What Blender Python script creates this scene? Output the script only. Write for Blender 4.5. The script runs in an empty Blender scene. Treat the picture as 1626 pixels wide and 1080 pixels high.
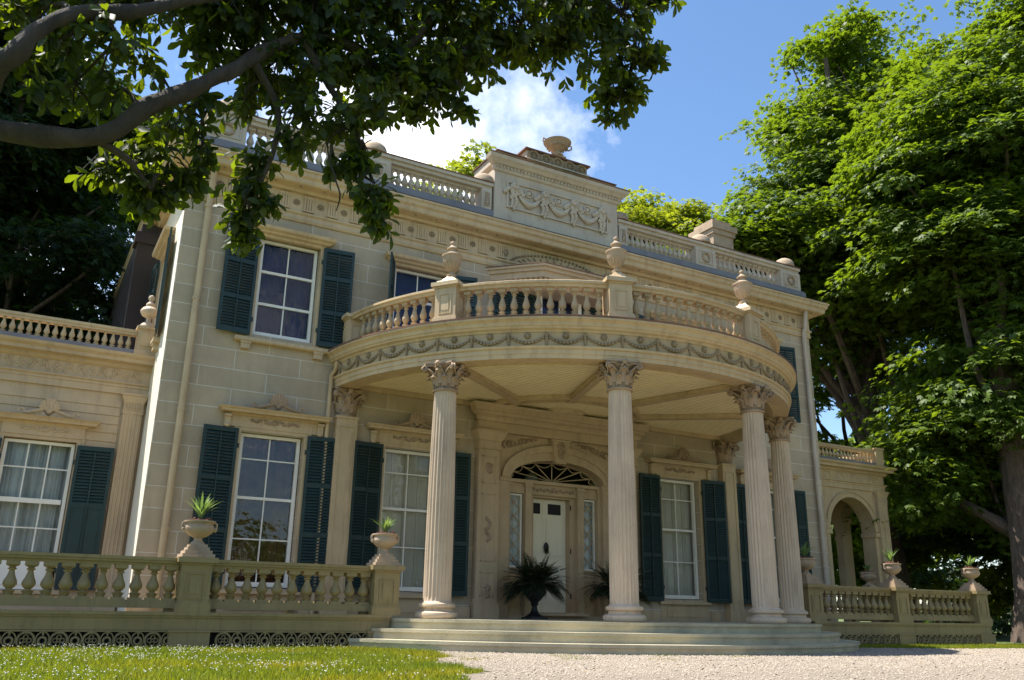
import bpy, math, random
import numpy as np
from math import sin, cos, pi, radians, sqrt, atan2
from mathutils import Vector, Matrix
random.seed(7); rng = np.random.default_rng(7)
S = bpy.context.scene
COL = S.collection
# ------------------------------------------------------------------ camera, sky, sun, exposure
cd = bpy.data.cameras.new('camera'); cam = bpy.data.objects.new('camera', cd); COL.objects.link(cam); S.camera = cam
cd.sensor_width = 36; cd.lens = 1373.765 / 1626 * 36; cd.clip_end = 3000; cd.clip_start = .05
CY, CP, CR = radians(-29.219), radians(17.513), radians(.96)
fw = Vector((-sin(CY)*cos(CP), cos(CY)*cos(CP), sin(CP))); rt = Vector((cos(CY), sin(CY), 0)); up = rt.cross(fw)
r2 = cos(CR)*rt + sin(CR)*up; u2 = -sin(CR)*rt + cos(CR)*up
M = Matrix((r2, u2, -fw)).transposed().to_4x4(); M.translation = Vector((-9.757, -15.416, .204)); cam.matrix_world = M

SUN_EL, SUN_A = radians(65), radians(33)          # height, and angle behind the facade plane (sun stands to the left)
sd = Vector((-cos(SUN_EL)*cos(SUN_A), cos(SUN_EL)*sin(SUN_A), sin(SUN_EL)))
L = bpy.data.lights.new('sun', 'SUN'); L.energy = 5.0; L.angle = radians(.53); L.color = (1, .95, .86)
lo = bpy.data.objects.new('sun', L); COL.objects.link(lo); lo.rotation_euler = sd.to_track_quat('Z', 'Y').to_euler(); lo.location = (-20, 10, 30)

W = bpy.data.worlds.new('World'); S.world = W; W.use_nodes = True
nt = W.node_tree; N = nt.nodes; K = nt.links
bg = N['Background']; sky = N.new('ShaderNodeTexSky'); sky.sky_type = 'NISHITA'; sky.sun_disc = False
sky.sun_elevation = SUN_EL; sky.sun_rotation = atan2(sd.x, sd.y); sky.air_density = 1.0; sky.dust_density = .6; sky.ozone_density = 2.0
bg.inputs['Strength'].default_value = .112
tc = N.new('ShaderNodeTexCoord')
def wnode(t, **k):
    n = N.new(t)
    for a, b in k.items(): setattr(n, a, b)
    return n
def wmath(op, a, b=None):
    n = wnode('ShaderNodeMath', operation=op)
    for i, x in enumerate((a, b)):
        if x is None: continue
        if isinstance(x, (int, float)): n.inputs[i].default_value = x
        else: K.new(x, n.inputs[i])
    return n.outputs[0]
def pixdir(u, v): return (fw + r2*((u-813)/1373.765) - u2*((v-540)/1373.765)).normalized()
def blob(c, r, soft):                             # 1 inside a cone of directions round c
    d = wnode('ShaderNodeVectorMath', operation='DISTANCE'); K.new(tc.outputs['Generated'], d.inputs[0]); d.inputs[1].default_value = c
    return wmath('SUBTRACT', r, d.outputs['Value'])
ns = wnode('ShaderNodeTexNoise'); ns.inputs['Scale'].default_value = 7; ns.inputs['Detail'].default_value = 7; ns.inputs['Roughness'].default_value = .6
K.new(tc.outputs['Generated'], ns.inputs['Vector'])
nz = wmath('MULTIPLY', wmath('SUBTRACT', ns.outputs['Fac'], .5), .30)
m = None
for (u, v, r) in ((670, 245, .150), (765, 195, .105), (560, 190, .12), (850, 190, .058), (380, 60, .09), (60, 470, .12)):
    b = blob(tuple(pixdir(u, v)), r, 0); m = b if m is None else wmath('MAXIMUM', m, b)
m1 = wmath('MULTIPLY', wmath('ADD', m, nz), 9.0)
ns2 = wnode('ShaderNodeTexNoise'); ns2.inputs['Scale'].default_value = 2.6; ns2.inputs['Detail'].default_value = 6
K.new(tc.outputs['Generated'], ns2.inputs['Vector'])
sx = wnode('ShaderNodeSeparateXYZ'); K.new(tc.outputs['Generated'], sx.inputs[0])
back = wmath('MULTIPLY', wmath('SUBTRACT', -.05, sx.outputs['Y']), 3.0)       # scattered cumulus over the southern half of the sky
m2 = wmath('MULTIPLY', wmath('ADD', wmath('MINIMUM', back, 0.0), wmath('SUBTRACT', ns2.outputs['Fac'], .60)), 12.0)
mm = wmath('MAXIMUM', m1, m2)
cl = wnode('ShaderNodeClamp'); K.new(mm, cl.inputs[0])
mix = wnode('ShaderNodeMix', data_type='RGBA'); K.new(cl.outputs[0], mix.inputs['Factor']); K.new(sky.outputs[0], mix.inputs[6]); mix.inputs[7].default_value = (8.4, 8.5, 8.9, 1)
gm = wnode('ShaderNodeHueSaturation'); gm.inputs['Saturation'].default_value = 1.12
K.new(mix.outputs[2], gm.inputs['Color']); K.new(gm.outputs[0], bg.inputs['Color'])
S.view_settings.view_transform = 'Standard'; S.view_settings.look = 'None'; S.view_settings.gamma = 1; S.view_settings.exposure = 1.1
S.cycles.max_bounces = 8; S.cycles.transparent_max_bounces = 8; S.cycles.use_denoising = True

# ------------------------------------------------------------------ materials
def newmat(name):
    m = bpy.data.materials.new(name); m.use_nodes = True
    return m, m.node_tree.nodes, m.node_tree.links, m.node_tree.nodes['Principled BSDF']
def hexc(c): return (c[0], c[1], c[2], 1)
def noise(N, K, scale, detail=5, rough=.55, vec=None, dist=0):
    n = N.new('ShaderNodeTexNoise'); n.inputs['Scale'].default_value = scale; n.inputs['Detail'].default_value = detail
    n.inputs['Roughness'].default_value = rough; n.inputs['Distortion'].default_value = dist
    if vec is not None: K.new(vec, n.inputs['Vector'])
    return n.outputs['Fac']
def ramp(N, K, fac, stops):
    r = N.new('ShaderNodeValToRGB'); K.new(fac, r.inputs[0]); e = r.color_ramp.elements
    while len(e) < len(stops): e.new(.5)
    for i, (p, c) in enumerate(stops): e[i].position = p; e[i].color = c if len(c) == 4 else (*c, 1)
    return r.outputs[0]
def mixc(N, K, fac, a, b, mode='MIX'):
    m = N.new('ShaderNodeMix'); m.data_type = 'RGBA'; m.blend_type = mode
    for s, x in ((0, fac), (6, a), (7, b)):
        if isinstance(x, (int, float)): m.inputs[s].default_value = x
        elif isinstance(x, tuple): m.inputs[s].default_value = x if len(x) == 4 else (*x, 1)
        else: K.new(x, m.inputs[s])
    return m.outputs[2]
def objvec(N, scale=(1, 1, 1), geo=False):
    if geo:
        t = N.new('ShaderNodeNewGeometry').outputs['Position']
    else: t = N.new('ShaderNodeTexCoord').outputs['Object']
    mp = N.new('ShaderNodeMapping'); mp.inputs['Scale'].default_value = scale
    N.id_data.links.new(t, mp.inputs['Vector']); return mp.outputs[0]
def bump(N, K, B, h, strength=.3, dist=.02):
    b = N.new('ShaderNodeBump'); b.inputs['Strength'].default_value = strength; b.inputs['Distance'].default_value = dist
    K.new(h, b.inputs['Height']); K.new(b.outputs[0], B.inputs['Normal'])
def paint(name, base, rough=.6, vary=.12, dirt=(.16, .12, .08), dirtamt=.35, streak=True, bumpst=.15):
    m, N, K, B = newmat(name)
    v = objvec(N, geo=True); vs = objvec(N, (3.5, 3.5, .45), geo=True)
    a = noise(N, K, 1.3, 6, .6, v)
    c1 = ramp(N, K, a, [(.3, tuple(x*(1-vary) for x in base)), (.7, tuple(min(1, x*(1+vary)) for x in base))])
    b = noise(N, K, 2.2, 8, .7, vs if streak else v)
    f = ramp(N, K, b, [(.50, (0, 0, 0)), (.78, (dirtamt,)*3)])
    c = mixc(N, K, f, c1, dirt)
    g = noise(N, K, 14, 6, .7, v); f2 = ramp(N, K, g, [(.60, (0, 0, 0)), (.75, (dirtamt*.7,)*3)])
    c = mixc(N, K, f2, c, tuple(x*.55 for x in base))
    K.new(c, B.inputs['Base Color']); B.inputs['Roughness'].default_value = rough
    bump(N, K, B, noise(N, K, 45, 4, .6, v), bumpst, .01)
    return m
MT = {}
STUC = (.49, .385, .262)
def stucco():
    m, N, K, B = newmat('scored stucco')
    geo = N.new('ShaderNodeNewGeometry'); sx = N.new('ShaderNodeSeparateXYZ'); K.new(geo.outputs['Position'], sx.inputs[0])
    ad = N.new('ShaderNodeMath'); ad.operation = 'ADD'; K.new(sx.outputs[0], ad.inputs[0]); K.new(sx.outputs[1], ad.inputs[1])
    cx = N.new('ShaderNodeCombineXYZ'); K.new(ad.outputs[0], cx.inputs[0]); K.new(sx.outputs[2], cx.inputs[1])
    mp = N.new('ShaderNodeMapping'); mp.inputs['Location'].default_value = (.32, .03, 0); K.new(cx.outputs[0], mp.inputs[0])
    br = N.new('ShaderNodeTexBrick'); K.new(mp.outputs[0], br.inputs['Vector']); br.inputs['Scale'].default_value = 1
    br.inputs['Brick Width'].default_value = 1.18; br.inputs['Row Height'].default_value = .358; br.inputs['Mortar Size'].default_value = .0055
    br.inputs['Mortar Smooth'].default_value = .1; br.offset = .5
    br.inputs['Color1'].default_value = (*STUC, 1); br.inputs['Color2'].default_value = (STUC[0]*.86, STUC[1]*.88, STUC[2]*.90, 1)
    br.inputs['Mortar'].default_value = (.66, .63, .56, 1)
    v = objvec(N, geo=True); vs = objvec(N, (2.5, 2.5, .5), geo=True)
    a = noise(N, K, .8, 7, .65, v)
    c = mixc(N, K, 1.0, br.outputs['Color'], ramp(N, K, a, [(.3, (.78, .78, .77)), (.7, (1.12, 1.11, 1.08))]), 'MULTIPLY')
    b = noise(N, K, 1.6, 8, .7, vs); f = ramp(N, K, b, [(.50, (0, 0, 0)), (.8, (.42,)*3)])
    c = mixc(N, K, f, c, (.2, .17, .12))
    K.new(c, B.inputs['Base Color']); B.inputs['Roughness'].default_value = .85
    bump(N, K, B, noise(N, K, 60, 5, .7, v), .25, .01)
    return m
MT['stucco'] = stucco()
MT['trim'] = paint('weathered cream trim paint', (.52, .385, .225), .6, .14, (.20, .10, .05), .55)
MT['grey'] = paint('weathered greyish parapet paint', (.50, .42, .325), .65, .12, (.25, .12, .07), .5)
MT['brown'] = paint('weathered brown boarding darkened for shade', (.035, .024, .019), .8, .2, (.05, .035, .03), .5)  # rear bay boarding near black: tree shade is put into its colour
MT['side'] = paint('pale cream end wall', (.80, .72, .58), .8, .05, (.4, .3, .2), .25)  # end walls set paler than the front stucco
MT['wood'] = paint('tan painted boarding', (.49, .355, .218), .65, .13, (.20, .12, .08), .45)
MT['col'] = paint('sandy column paint', (.53, .405, .285), .6, .14, (.20, .14, .09), .55)
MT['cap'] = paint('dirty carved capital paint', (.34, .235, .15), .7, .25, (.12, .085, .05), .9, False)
MT['olive'] = paint('olive terrace paint', (.255, .19, .085), .6, .15, (.07, .06, .03), .6)
MT['balp'] = paint('tan baluster paint', (.44, .32, .18), .6, .15, (.12, .10, .05), .6, False)
MT['ceil'] = paint('pale cream ceiling boards', (.80, .665, .42), .6, .06, (.4, .33, .2), .3)
MT['white'] = paint('white sash paint', (.80, .75, .66), .45, .05, (.5, .48, .42), .3)
MT['door'] = paint('off-white door paint', (.80, .72, .56), .4, .05, (.5, .46, .38), .25)
MT['flash'] = paint('blue grey lead flashing', (.19, .18, .195), .55, .2, (.30, .24, .2), .4)
MT['rust'] = paint('rusty metal edge', (.18, .09, .055), .8, .4, (.08, .06, .05), .6)
MT['step'] = paint('worn greenish step paint', (.42, .37, .25), .75, .22, (.20, .19, .13), .75, False, .6)
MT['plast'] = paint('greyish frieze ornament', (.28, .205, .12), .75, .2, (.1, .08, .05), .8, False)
MT['stone'] = paint('lichened urn stone', (.38, .28, .19), .85, .25, (.14, .11, .07), .8, False, .5)
MT['iron'] = paint('black cast iron', (.012, .012, .013), .5, .3, (.03, .03, .03), .3, False)
MT['slateroof'] = paint('dark metal roof', (.10, .10, .105), .6, .2)
def shutmat(name, c):
    m, N, K, B = newmat(name); v = objvec(N, geo=True)
    a = noise(N, K, 3, 6, .6, v)
    K.new(ramp(N, K, a, [(.3, tuple(x*.75 for x in c)), (.7, tuple(x*1.25 for x in c))]), B.inputs['Base Color'])
    B.inputs['Roughness'].default_value = .55; bump(N, K, B, noise(N, K, 60, 3, .6, v), .1, .01)
    return m
MT['shut'] = shutmat('faded dark green shutter paint', (.007, .027, .025))
def plain(name, c, r=.6, metal=0):
    m, N, K, B = newmat(name); v = objvec(N)
    a = noise(N, K, 12, 4, .6, v)
    K.new(ramp(N, K, a, [(.3, tuple(x*.8 for x in c)), (.7, tuple(x*1.2 for x in c))]), B.inputs['Base Color'])
    B.inputs['Roughness'].default_value = r; B.inputs['Metallic'].default_value = metal; return m
MT['soil'] = plain('reddish mulch', (.16, .06, .035), .9)
MT['knock'] = plain('dark knocker iron', (.02, .018, .02), .4, .6)
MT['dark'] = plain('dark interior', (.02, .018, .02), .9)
def cloth(name, c, scale, amp):
    m, N, K, B = newmat(name)
    v = objvec(N, (scale, 1, .35)); a = noise(N, K, 1, 4, .6, v, .4)
    K.new(ramp(N, K, a, [(.35, tuple(x*(1-amp) for x in c)), (.65, c)]), B.inputs['Base Color']); B.inputs['Roughness'].default_value = .9
    return m
MT['drape'] = cloth('white pleated drape', (.80, .79, .80), 14, .5)
MT['bluecurt'] = cloth('dusky blue curtain', (.020, .027, .115), 16, .4)
MT['redcurt'] = cloth('maroon curtain', (.15, .045, .03), 8, .6)
MT['panel'] = paint('inner shutter paint', (.66, .58, .49), .6, .08, (.3, .25, .2), .3)
def glassmat(name, ior):
    m, N, K, B = newmat(name); out = N['Material Output']; N.remove(B)
    t = N.new('ShaderNodeBsdfTransparent'); t.inputs[0].default_value = (.86, .9, .88, 1)
    g = N.new('ShaderNodeBsdfGlossy'); g.inputs['Roughness'].default_value = .015
    f = N.new('ShaderNodeFresnel'); f.inputs['IOR'].default_value = ior
    b = N.new('ShaderNodeBump'); b.inputs['Strength'].default_value = .12; b.inputs['Distance'].default_value = .05
    K.new(noise(N, K, 3.2, 3, .5, objvec(N, geo=True)), b.inputs['Height']); K.new(b.outputs[0], g.inputs['Normal'])
    mx = N.new('ShaderNodeMixShader'); K.new(f.outputs[0], mx.inputs[0]); K.new(t.outputs[0], mx.inputs[1]); K.new(g.outputs[0], mx.inputs[2]); K.new(mx.outputs[0], out.inputs[0])
    return m
MT['glass'] = glassmat('window glass', 1.42); MT['oldglass'] = glassmat('wavy old window glass', 1.7); MT['dimglass'] = glassmat('dusty glass', 1.2)
def leafmat(name, c, tr, rough=.45, tmix=.45, v=.35, patch=0):
    m, N, K, B = newmat(name); out = N['Material Output']
    oi = N.new('ShaderNodeNewGeometry')
    a = oi.outputs['Random Per Island']
    c1 = ramp(N, K, a, [(0, tuple(x*(1-v) for x in c)), (1, tuple(x*(1+v) for x in c))])
    pt = ramp(N, K, noise(N, K, .9, 5, .65, objvec(N, geo=True)), [(.36, (1.5, 1.15, 1.1)), (.5, (1, 1, 1)), (.68, (.62, .75, .7))]) if patch else None
    if patch: c1 = mixc(N, K, 1.0, c1, pt, 'MULTIPLY')
    K.new(c1, B.inputs['Base Color']); B.inputs['Roughness'].default_value = rough; B.inputs['Specular IOR Level'].default_value = .35
    t = N.new('ShaderNodeBsdfTranslucent'); c2 = ramp(N, K, a, [(0, tuple(x*(1-v) for x in tr)), (1, tuple(x*(1+v*.5) for x in tr))])
    if patch: c2 = mixc(N, K, 1.0, c2, pt, 'MULTIPLY')
    K.new(c2, t.inputs[0])
    mx = N.new('ShaderNodeMixShader'); mx.inputs[0].default_value = tmix; K.new(B.outputs[0], mx.inputs[1]); K.new(t.outputs[0], mx.inputs[2]); K.new(mx.outputs[0], out.inputs[0])
    return m
MT['magleaf'] = leafmat('magnolia leaf', (.011, .024, .005), (.38, .50, .010), .55, .29, .45)
MT['chestleaf'] = leafmat('horse chestnut leaf', (.072, .118, .014), (.25, .36, .012), .5, .43)
MT['mapleleaf'] = leafmat('yellow green maple leaf', (.15, .19, .015), (.42, .48, .02), .5, .45)
MT['darkleaf'] = leafmat('dark beech leaf', (.017, .036, .010), (.08, .14, .01), .5, .35)
MT['fern'] = leafmat('dark fern frond', (.018, .03, .014), (.04, .07, .01), .5, .3)
MT['spike'] = leafmat('pale green spike leaf', (.16, .26, .09), (.3, .42, .08), .4, .35)
def bark(name, c):
    m, N, K, B = newmat(name)
    v = objvec(N, (1, 1, .3), geo=True); a = noise(N, K, 9, 8, .7, v, .6)
    cc = ramp(N, K, a, [(.3, tuple(x*.4 for x in c)), (.55, c), (.75, tuple(x*1.5 for x in c))])
    K.new(cc, B.inputs['Base Color']); B.inputs['Roughness'].default_value = .9; bump(N, K, B, a, .9, .06); return m
MT['bark'] = bark('furrowed grey brown bark', (.12, .085, .065))
MT['magbark'] = bark('mottled grey magnolia bark', (.055, .042, .033))
def groundmat(name, stops, sc, bst):
    m, N, K, B = newmat(name); v = objvec(N, geo=True)
    a = noise(N, K, sc, 10, .75, v); b = noise(N, K, .35, 5, .6, v)
    c = ramp(N, K, a, stops); c = mixc(N, K, .6, c, ramp(N, K, b, [(.3, (.75, .75, .75)), (.7, (1.15, 1.12, 1.1))]), 'MULTIPLY')
    K.new(c, B.inputs['Base Color']); B.inputs['Roughness'].default_value = .95; bump(N, K, B, a, bst, .03); return m
MT['lawn'] = groundmat('lawn soil and thatch', [(.3, (.05, .075, .015)), (.7, (.13, .17, .035))], 20, .5)
MT['gravel'] = groundmat('pale crushed gravel', [(.3, (.18, .145, .11)), (.5, (.27, .225, .175)), (.7, (.35, .30, .24))], 30, .9)
MT['pebble'] = plain('pale pebbles', (.31, .26, .205), .9)
MT['grass'] = leafmat('sunny grass blade', (.17, .20, .012), (.42, .46, .015), .6, .4, .5, 1)
MT['litter'] = leafmat('dry fallen leaf', (.22, .13, .05), (.2, .1, .03), .8, .2, .5)
MT['clover'] = plain('white clover head', (.62, .60, .48), .9)

# ------------------------------------------------------------------ mesh helpers
class MB:
    def __init__(s): s.v = []; s.f = []
    def add(s, vs, fs):
        o = len(s.v); s.v += [tuple(p) for p in vs]; s.f += [tuple(i+o for i in f) for f in fs]; return s
    def box(s, x0, x1, y0, y1, z0, z1):
        return s.add([(x0, y0, z0), (x1, y0, z0), (x1, y1, z0), (x0, y1, z0), (x0, y0, z1), (x1, y0, z1), (x1, y1, z1), (x0, y1, z1)],
                     [(0, 3, 2, 1), (4, 5, 6, 7), (0, 1, 5, 4), (1, 2, 6, 5), (2, 3, 7, 6), (3, 0, 4, 7)])
    def frus(s, cx, cy, z0, z1, w0, w1, d0=None, d1=None):
        d0 = d0 or w0; d1 = d1 or w1
        return s.add([(cx-w0, cy-d0, z0), (cx+w0, cy-d0, z0), (cx+w0, cy+d0, z0), (cx-w0, cy+d0, z0), (cx-w1, cy-d1, z1), (cx+w1, cy-d1, z1), (cx+w1, cy+d1, z1), (cx-w1, cy+d1, z1)],
                     [(0, 3, 2, 1), (4, 5, 6, 7), (0, 1, 5, 4), (1, 2, 6, 5), (2, 3, 7, 6), (3, 0, 4, 7)])
    def lathe(s, prof, cx=0, cy=0, z=0, n=16, sx=1, sy=1):
        vs = []; fs = []; k = len(prof)
        for i in range(n):
            a = 2*pi*i/n
            for r, zz in prof: vs.append((cx+r*cos(a)*sx, cy+r*sin(a)*sy, z+zz))
        for i in range(n):
            j = (i+1) % n
            for q in range(k-1): fs.append((i*k+q, j*k+q, j*k+q+1, i*k+q+1))
        fs.append(tuple(i*k for i in range(n-1, -1, -1))); fs.append(tuple(i*k+k-1 for i in range(n)))
        return s.add(vs, fs)
    def tube(s, pts, rad, n=8, cap=True):
        pts = [Vector(p) for p in pts]; m = len(pts)
        if not hasattr(rad, '__len__'): rad = [rad]*m
        vs = []; fs = []; prev = None
        for i, p in enumerate(pts):
            t = (pts[min(i+1, m-1)] - pts[max(i-1, 0)]).normalized()
            if prev is None:
                a = Vector((0, 0, 1)) if abs(t.z) < .9 else Vector((1, 0, 0)); x = t.cross(a).normalized()
            else: x = (prev - t*prev.dot(t)).normalized()
            prev = x; y = t.cross(x)
            for k in range(n):
                an = 2*pi*k/n; vs.append(p + (x*cos(an) + y*sin(an))*rad[i])
        for i in range(m-1):
            for k in range(n): k2 = (k+1) % n; fs.append((i*n+k, i*n+k2, (i+1)*n+k2, (i+1)*n+k))
        if cap: fs.append(tuple(range(n-1, -1, -1))); fs.append(tuple((m-1)*n+k for k in range(n)))
        return s.add(vs, fs)
    def prism(s, poly, y0, y1):                 # polygon in x,z pushed along y
        n = len(poly); A = sum(poly[i][0]*poly[(i+1) % n][1]-poly[(i+1) % n][0]*poly[i][1] for i in range(n))
        if A < 0: poly = poly[::-1]
        vs = [(x, y0, z) for x, z in poly]+[(x, y1, z) for x, z in poly]
        return s.add(vs, [tuple(range(n)), tuple(range(2*n-1, n-1, -1))]+[(i, n+i, n+(i+1) % n, (i+1) % n) for i in range(n)])
    def strip(s, inner, outer, y0, y1):         # band between two matched x,z curves
        n = len(inner); vs = [(x, y, z) for y in (y0, y1) for c in (inner, outer) for x, z in c]
        fs = []
        for i in range(n-1):
            a, b, c, d = i, i+1, n+i+1, n+i; A, B, C_, D = [q+2*n for q in (a, b, c, d)]
            fs += [(a, b, c, d), (D, C_, B, A), (a, A, B, b), (d, c, C_, D)]
        fs += [(0, n, 3*n, 2*n), (n-1, 3*n-1, 4*n-1, 2*n-1)]
        return s.add(vs, fs)
    def sweep(s, prof, cx, cy, a0, a1, n):      # closed r,z profile turned about a vertical axis; angle 0 looks along -y
        k = len(prof); vs = []; fs = []
        for i in range(n+1):
            a = a0+(a1-a0)*i/n
            for r, z in prof: vs.append((cx+r*sin(a), cy-r*cos(a), z))
        for i in range(n):
            for q in range(k): q2 = (q+1) % k; fs.append((i*k+q, (i+1)*k+q, (i+1)*k+q2, i*k+q2))
        fs.append(tuple(range(k))); fs.append(tuple(n*k+q for q in range(k-1, -1, -1)))
        return s.add(vs, fs)
    def ball(s, c, r, n=8, m=6, sc=(1, 1, 1)):
        prof = [(r*sin(pi*(i/m if 0 < i < m else (.02 if i == 0 else .98)))*1.0, -r*cos(pi*i/m)*sc[2]) for i in range(m+1)]
        return s.lathe(prof, c[0], c[1], c[2], n, sc[0], sc[1])
    def cornx(s, x0, x1, prof, yw, ret=True):   # cornice along x: prof = [(projection, z)], closed onto wall plane yw, mitred returns
        vs = []; k = len(prof)
        for p, z in prof: vs.append((x0-(p if ret else 0), yw-p, z))
        for p, z in prof: vs.append((x1+(p if ret else 0), yw-p, z))
        fs = [(i, k+i, k+i+1, i+1) for i in range(k-1)]
        o = 2*k
        for p, z in prof: vs.append((x0-(p if ret else 0), yw+.02, z))
        for p, z in prof: vs.append((x1+(p if ret else 0), yw+.02, z))
        fs += [(o+i, i, i+1, o+i+1) for i in range(k-1)]+[(k+i, o+k+i, o+k+i+1, k+i+1) for i in range(k-1)]
        fs += [(k-1, 2*k-1, o+2*k-1, o+k-1), (0, o, o+k, k)]
        return s.add(vs, fs)
    def xf(s, loc=(0, 0, 0), rz=0, sc=(1, 1, 1)):
        c, n = cos(rz), sin(rz)
        s.v = [(loc[0]+(x*sc[0])*c-(y*sc[1])*n, loc[1]+(x*sc[0])*n+(y*sc[1])*c, loc[2]+z*sc[2]) for x, y, z in s.v]; return s
    def merge(s, o): return s.add(o.v, o.f)
    def mesh(s, name, mat, smooth=True, ang=38):
        me = bpy.data.meshes.new(name); me.from_pydata(s.v, [], s.f); me.materials.append(MT[mat]); me.validate()
        if smooth:
            me.polygons.foreach_set('use_smooth', [True]*len(me.polygons)); me.set_sharp_from_angle(angle=radians(ang))
        me.update(); return me
def link(name, me, parent=None, loc=(0, 0, 0), rz=0, sc=(1, 1, 1), **props):
    o = bpy.data.objects.new(name, me); COL.objects.link(o); o.location = loc; o.rotation_euler = (0, 0, rz); o.scale = sc
    if parent is not None: o.parent = parent
    for k, v in props.items(): o[k] = v
    return o
def empty(name, label, cat, loc=(0, 0, 0), rz=0, group=None):
    o = link(name, None, None, loc, rz); o['label'] = label; o['category'] = cat; o.empty_display_size = .3
    if group: o['group'] = group
    return o
def dup(o, parent=None, loc=None, rz=None, label=None, sc=None):
    c = o.copy(); COL.objects.link(c)
    if parent is not None: c.parent = parent
    if loc is not None: c.location = loc
    if rz is not None: c.rotation_euler = (0, 0, rz)
    if sc is not None: c.scale = sc
    if label: c['label'] = label
    for ch in list(o.children): dup(ch, c)
    return c
def fastmesh(name, V, F, mat, smooth=False):      # V (n,3) array, F (m,k) array of equal-sized faces
    me = bpy.data.meshes.new(name); me.vertices.add(len(V)); me.vertices.foreach_set('co', np.asarray(V, np.float32).ravel())
    k = F.shape[1]; me.loops.add(F.size); me.loops.foreach_set('vertex_index', F.astype(np.int32).ravel())
    me.polygons.add(len(F)); me.polygons.foreach_set('loop_start', np.arange(0, F.size, k, dtype=np.int32)); me.polygons.foreach_set('loop_total', np.full(len(F), k, np.int32))
    if smooth: me.polygons.foreach_set('use_smooth', np.ones(len(F), bool))
    me.materials.append(MT[mat]); me.update(calc_edges=True); return me
def nrm(a): return a/np.maximum(np.linalg.norm(a, axis=1, keepdims=True), 1e-9)
def scatter(tmpl_v, tmpl_f, P, D, Nn, size):      # copies of a small leaf template: D = leaf direction (template +y), Nn = rough normal (template +z)
    D = nrm(D); X = nrm(np.cross(D, Nn)); Z = np.cross(X, D); n = len(P); t = np.asarray(tmpl_v, float)
    V = P[:, None, :] + size[:, None, None]*(t[None, :, 0, None]*X[:, None, :] + t[None, :, 1, None]*D[:, None, :] + t[None, :, 2, None]*Z[:, None, :])
    F = np.asarray(tmpl_f)[None] + (np.arange(n)*len(t))[:, None, None]
    return V.reshape(-1, 3), F.reshape(-1, F.shape[2])
# ------------------------------------------------------------------ the mansion
F0 = .10; G0 = -.33; PC = (0, .3)
man = empty('mansion', 'tan two storey mansion with a curved columned portico and dark green shutters', 'mansion', (0, 0, 0))
WX = [-6.0, -3.31, 3.31, 6.0]
def wallgrid(mb, xs, zs, holes, y, depth, flip=1):
    xs = sorted(set(xs+[h[0] for h in holes]+[h[1] for h in holes])); zs = sorted(set(zs+[h[2] for h in holes]+[h[3] for h in holes]))
    for i in range(len(xs)-1):
        for j in range(len(zs)-1):
            cx, cz = (xs[i]+xs[i+1])/2, (zs[j]+zs[j+1])/2
            if any(h[0] < cx < h[1] and h[2] < cz < h[3] for h in holes): continue
            mb.add([(xs[i], y, zs[j]), (xs[i+1], y, zs[j]), (xs[i+1], y, zs[j+1]), (xs[i], y, zs[j+1])], [(0, 1, 2, 3)])
    for a, b, c, d in holes:
        mb.add([(a, y, c), (b, y, c), (b, y, d), (a, y, d), (a, y+depth, c), (b, y+depth, c), (b, y+depth, d), (a, y+depth, d)],
               [(0, 1, 5, 4), (1, 2, 6, 5), (2, 3, 7, 6), (3, 0, 4, 7)])
    return mb
holes = [(x-.56, x+.56, .54, 3.19) for x in WX]+[(x-.565, x+.565, 4.98, 6.92) for x in WX]+[(-1.48, 1.48, .1, 3.75), (-.6, .6, 4.9, 7.1)]
w = MB(); wallgrid(w, [-8, 8], [G0-.2, 8.3], holes, 0, .32); ws = MB()
sh = [(1.15, 2.25, 5.05, 6.9)]
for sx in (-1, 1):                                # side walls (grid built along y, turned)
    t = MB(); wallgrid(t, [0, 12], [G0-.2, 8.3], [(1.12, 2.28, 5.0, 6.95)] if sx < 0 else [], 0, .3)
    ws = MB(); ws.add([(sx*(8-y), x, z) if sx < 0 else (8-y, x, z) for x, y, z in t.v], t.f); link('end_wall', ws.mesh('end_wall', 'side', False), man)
link('main_wall', w.mesh('main_wall', 'stucco', False), man); w = MB(); w.add([(-8, 12, G0-.2), (8, 12, G0-.2), (8, 12, 8.3), (-8, 12, 8.3)], [(0, 3, 2, 1)]); link('rear_wall', w.mesh('rear_wall', 'stucco', False), man)

w = MB(); w.box(-8.42, -8.004, 3.1, 12.2, G0-.2, 7.96); w.box(-8.47, -8.004, 3.05, 3.4, 4.7, 7.7); w.box(-8.53, -8.004, 3.0, 3.45, 7.5, 7.74)
for k in range(20): w.box(-8.435, -8.42, 3.5+k*.42, 3.53+k*.42, 4.8, 7.5)
link('rear_bay', w.mesh('rear_bay', 'brown', False), man)
# main cornice with frieze, all four sides approximated by mitred runs
cp = [(.0, 7.95), (.10, 7.95), (.13, 8.0), (.30, 8.02), (.33, 8.04), (.345, 8.13), (.39, 8.17), (.40, 8.24), (.43, 8.26), (.43, 8.30), (.0, 8.34)]
w = MB(); w.cornx(-8, 8, cp, 0)
t = MB(); t.cornx(-12.0, 0, cp, 0, False); w.add([(-8+y, -x, z) for x, y, z in t.v], t.f)
t = MB(); t.cornx(0, 12.0, cp, 0, False); w.add([(8-y, x, z) for x, y, z in t.v], t.f)
link('cornice', w.mesh('cornice', 'trim', False), man)
w = MB()
fp = [(0, 7.36), (.03, 7.36), (.05, 7.40), (.03, 7.43), (.03, 7.50), (.065, 7.53), (.065, 7.56), (.025, 7.57), (.025, 7.95), (0, 7.95)]
w.cornx(-8, 8, fp, 0)
TX = []
for k in range(33):                               # triglyphs with guttae bars, mutules over them
    x = -7.68+k*.48
    if abs(x) < 1.4: continue
    TX.append(x)
FRZ = link('frieze', w.mesh('frieze', 'trim', False), man); w = MB()
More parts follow.
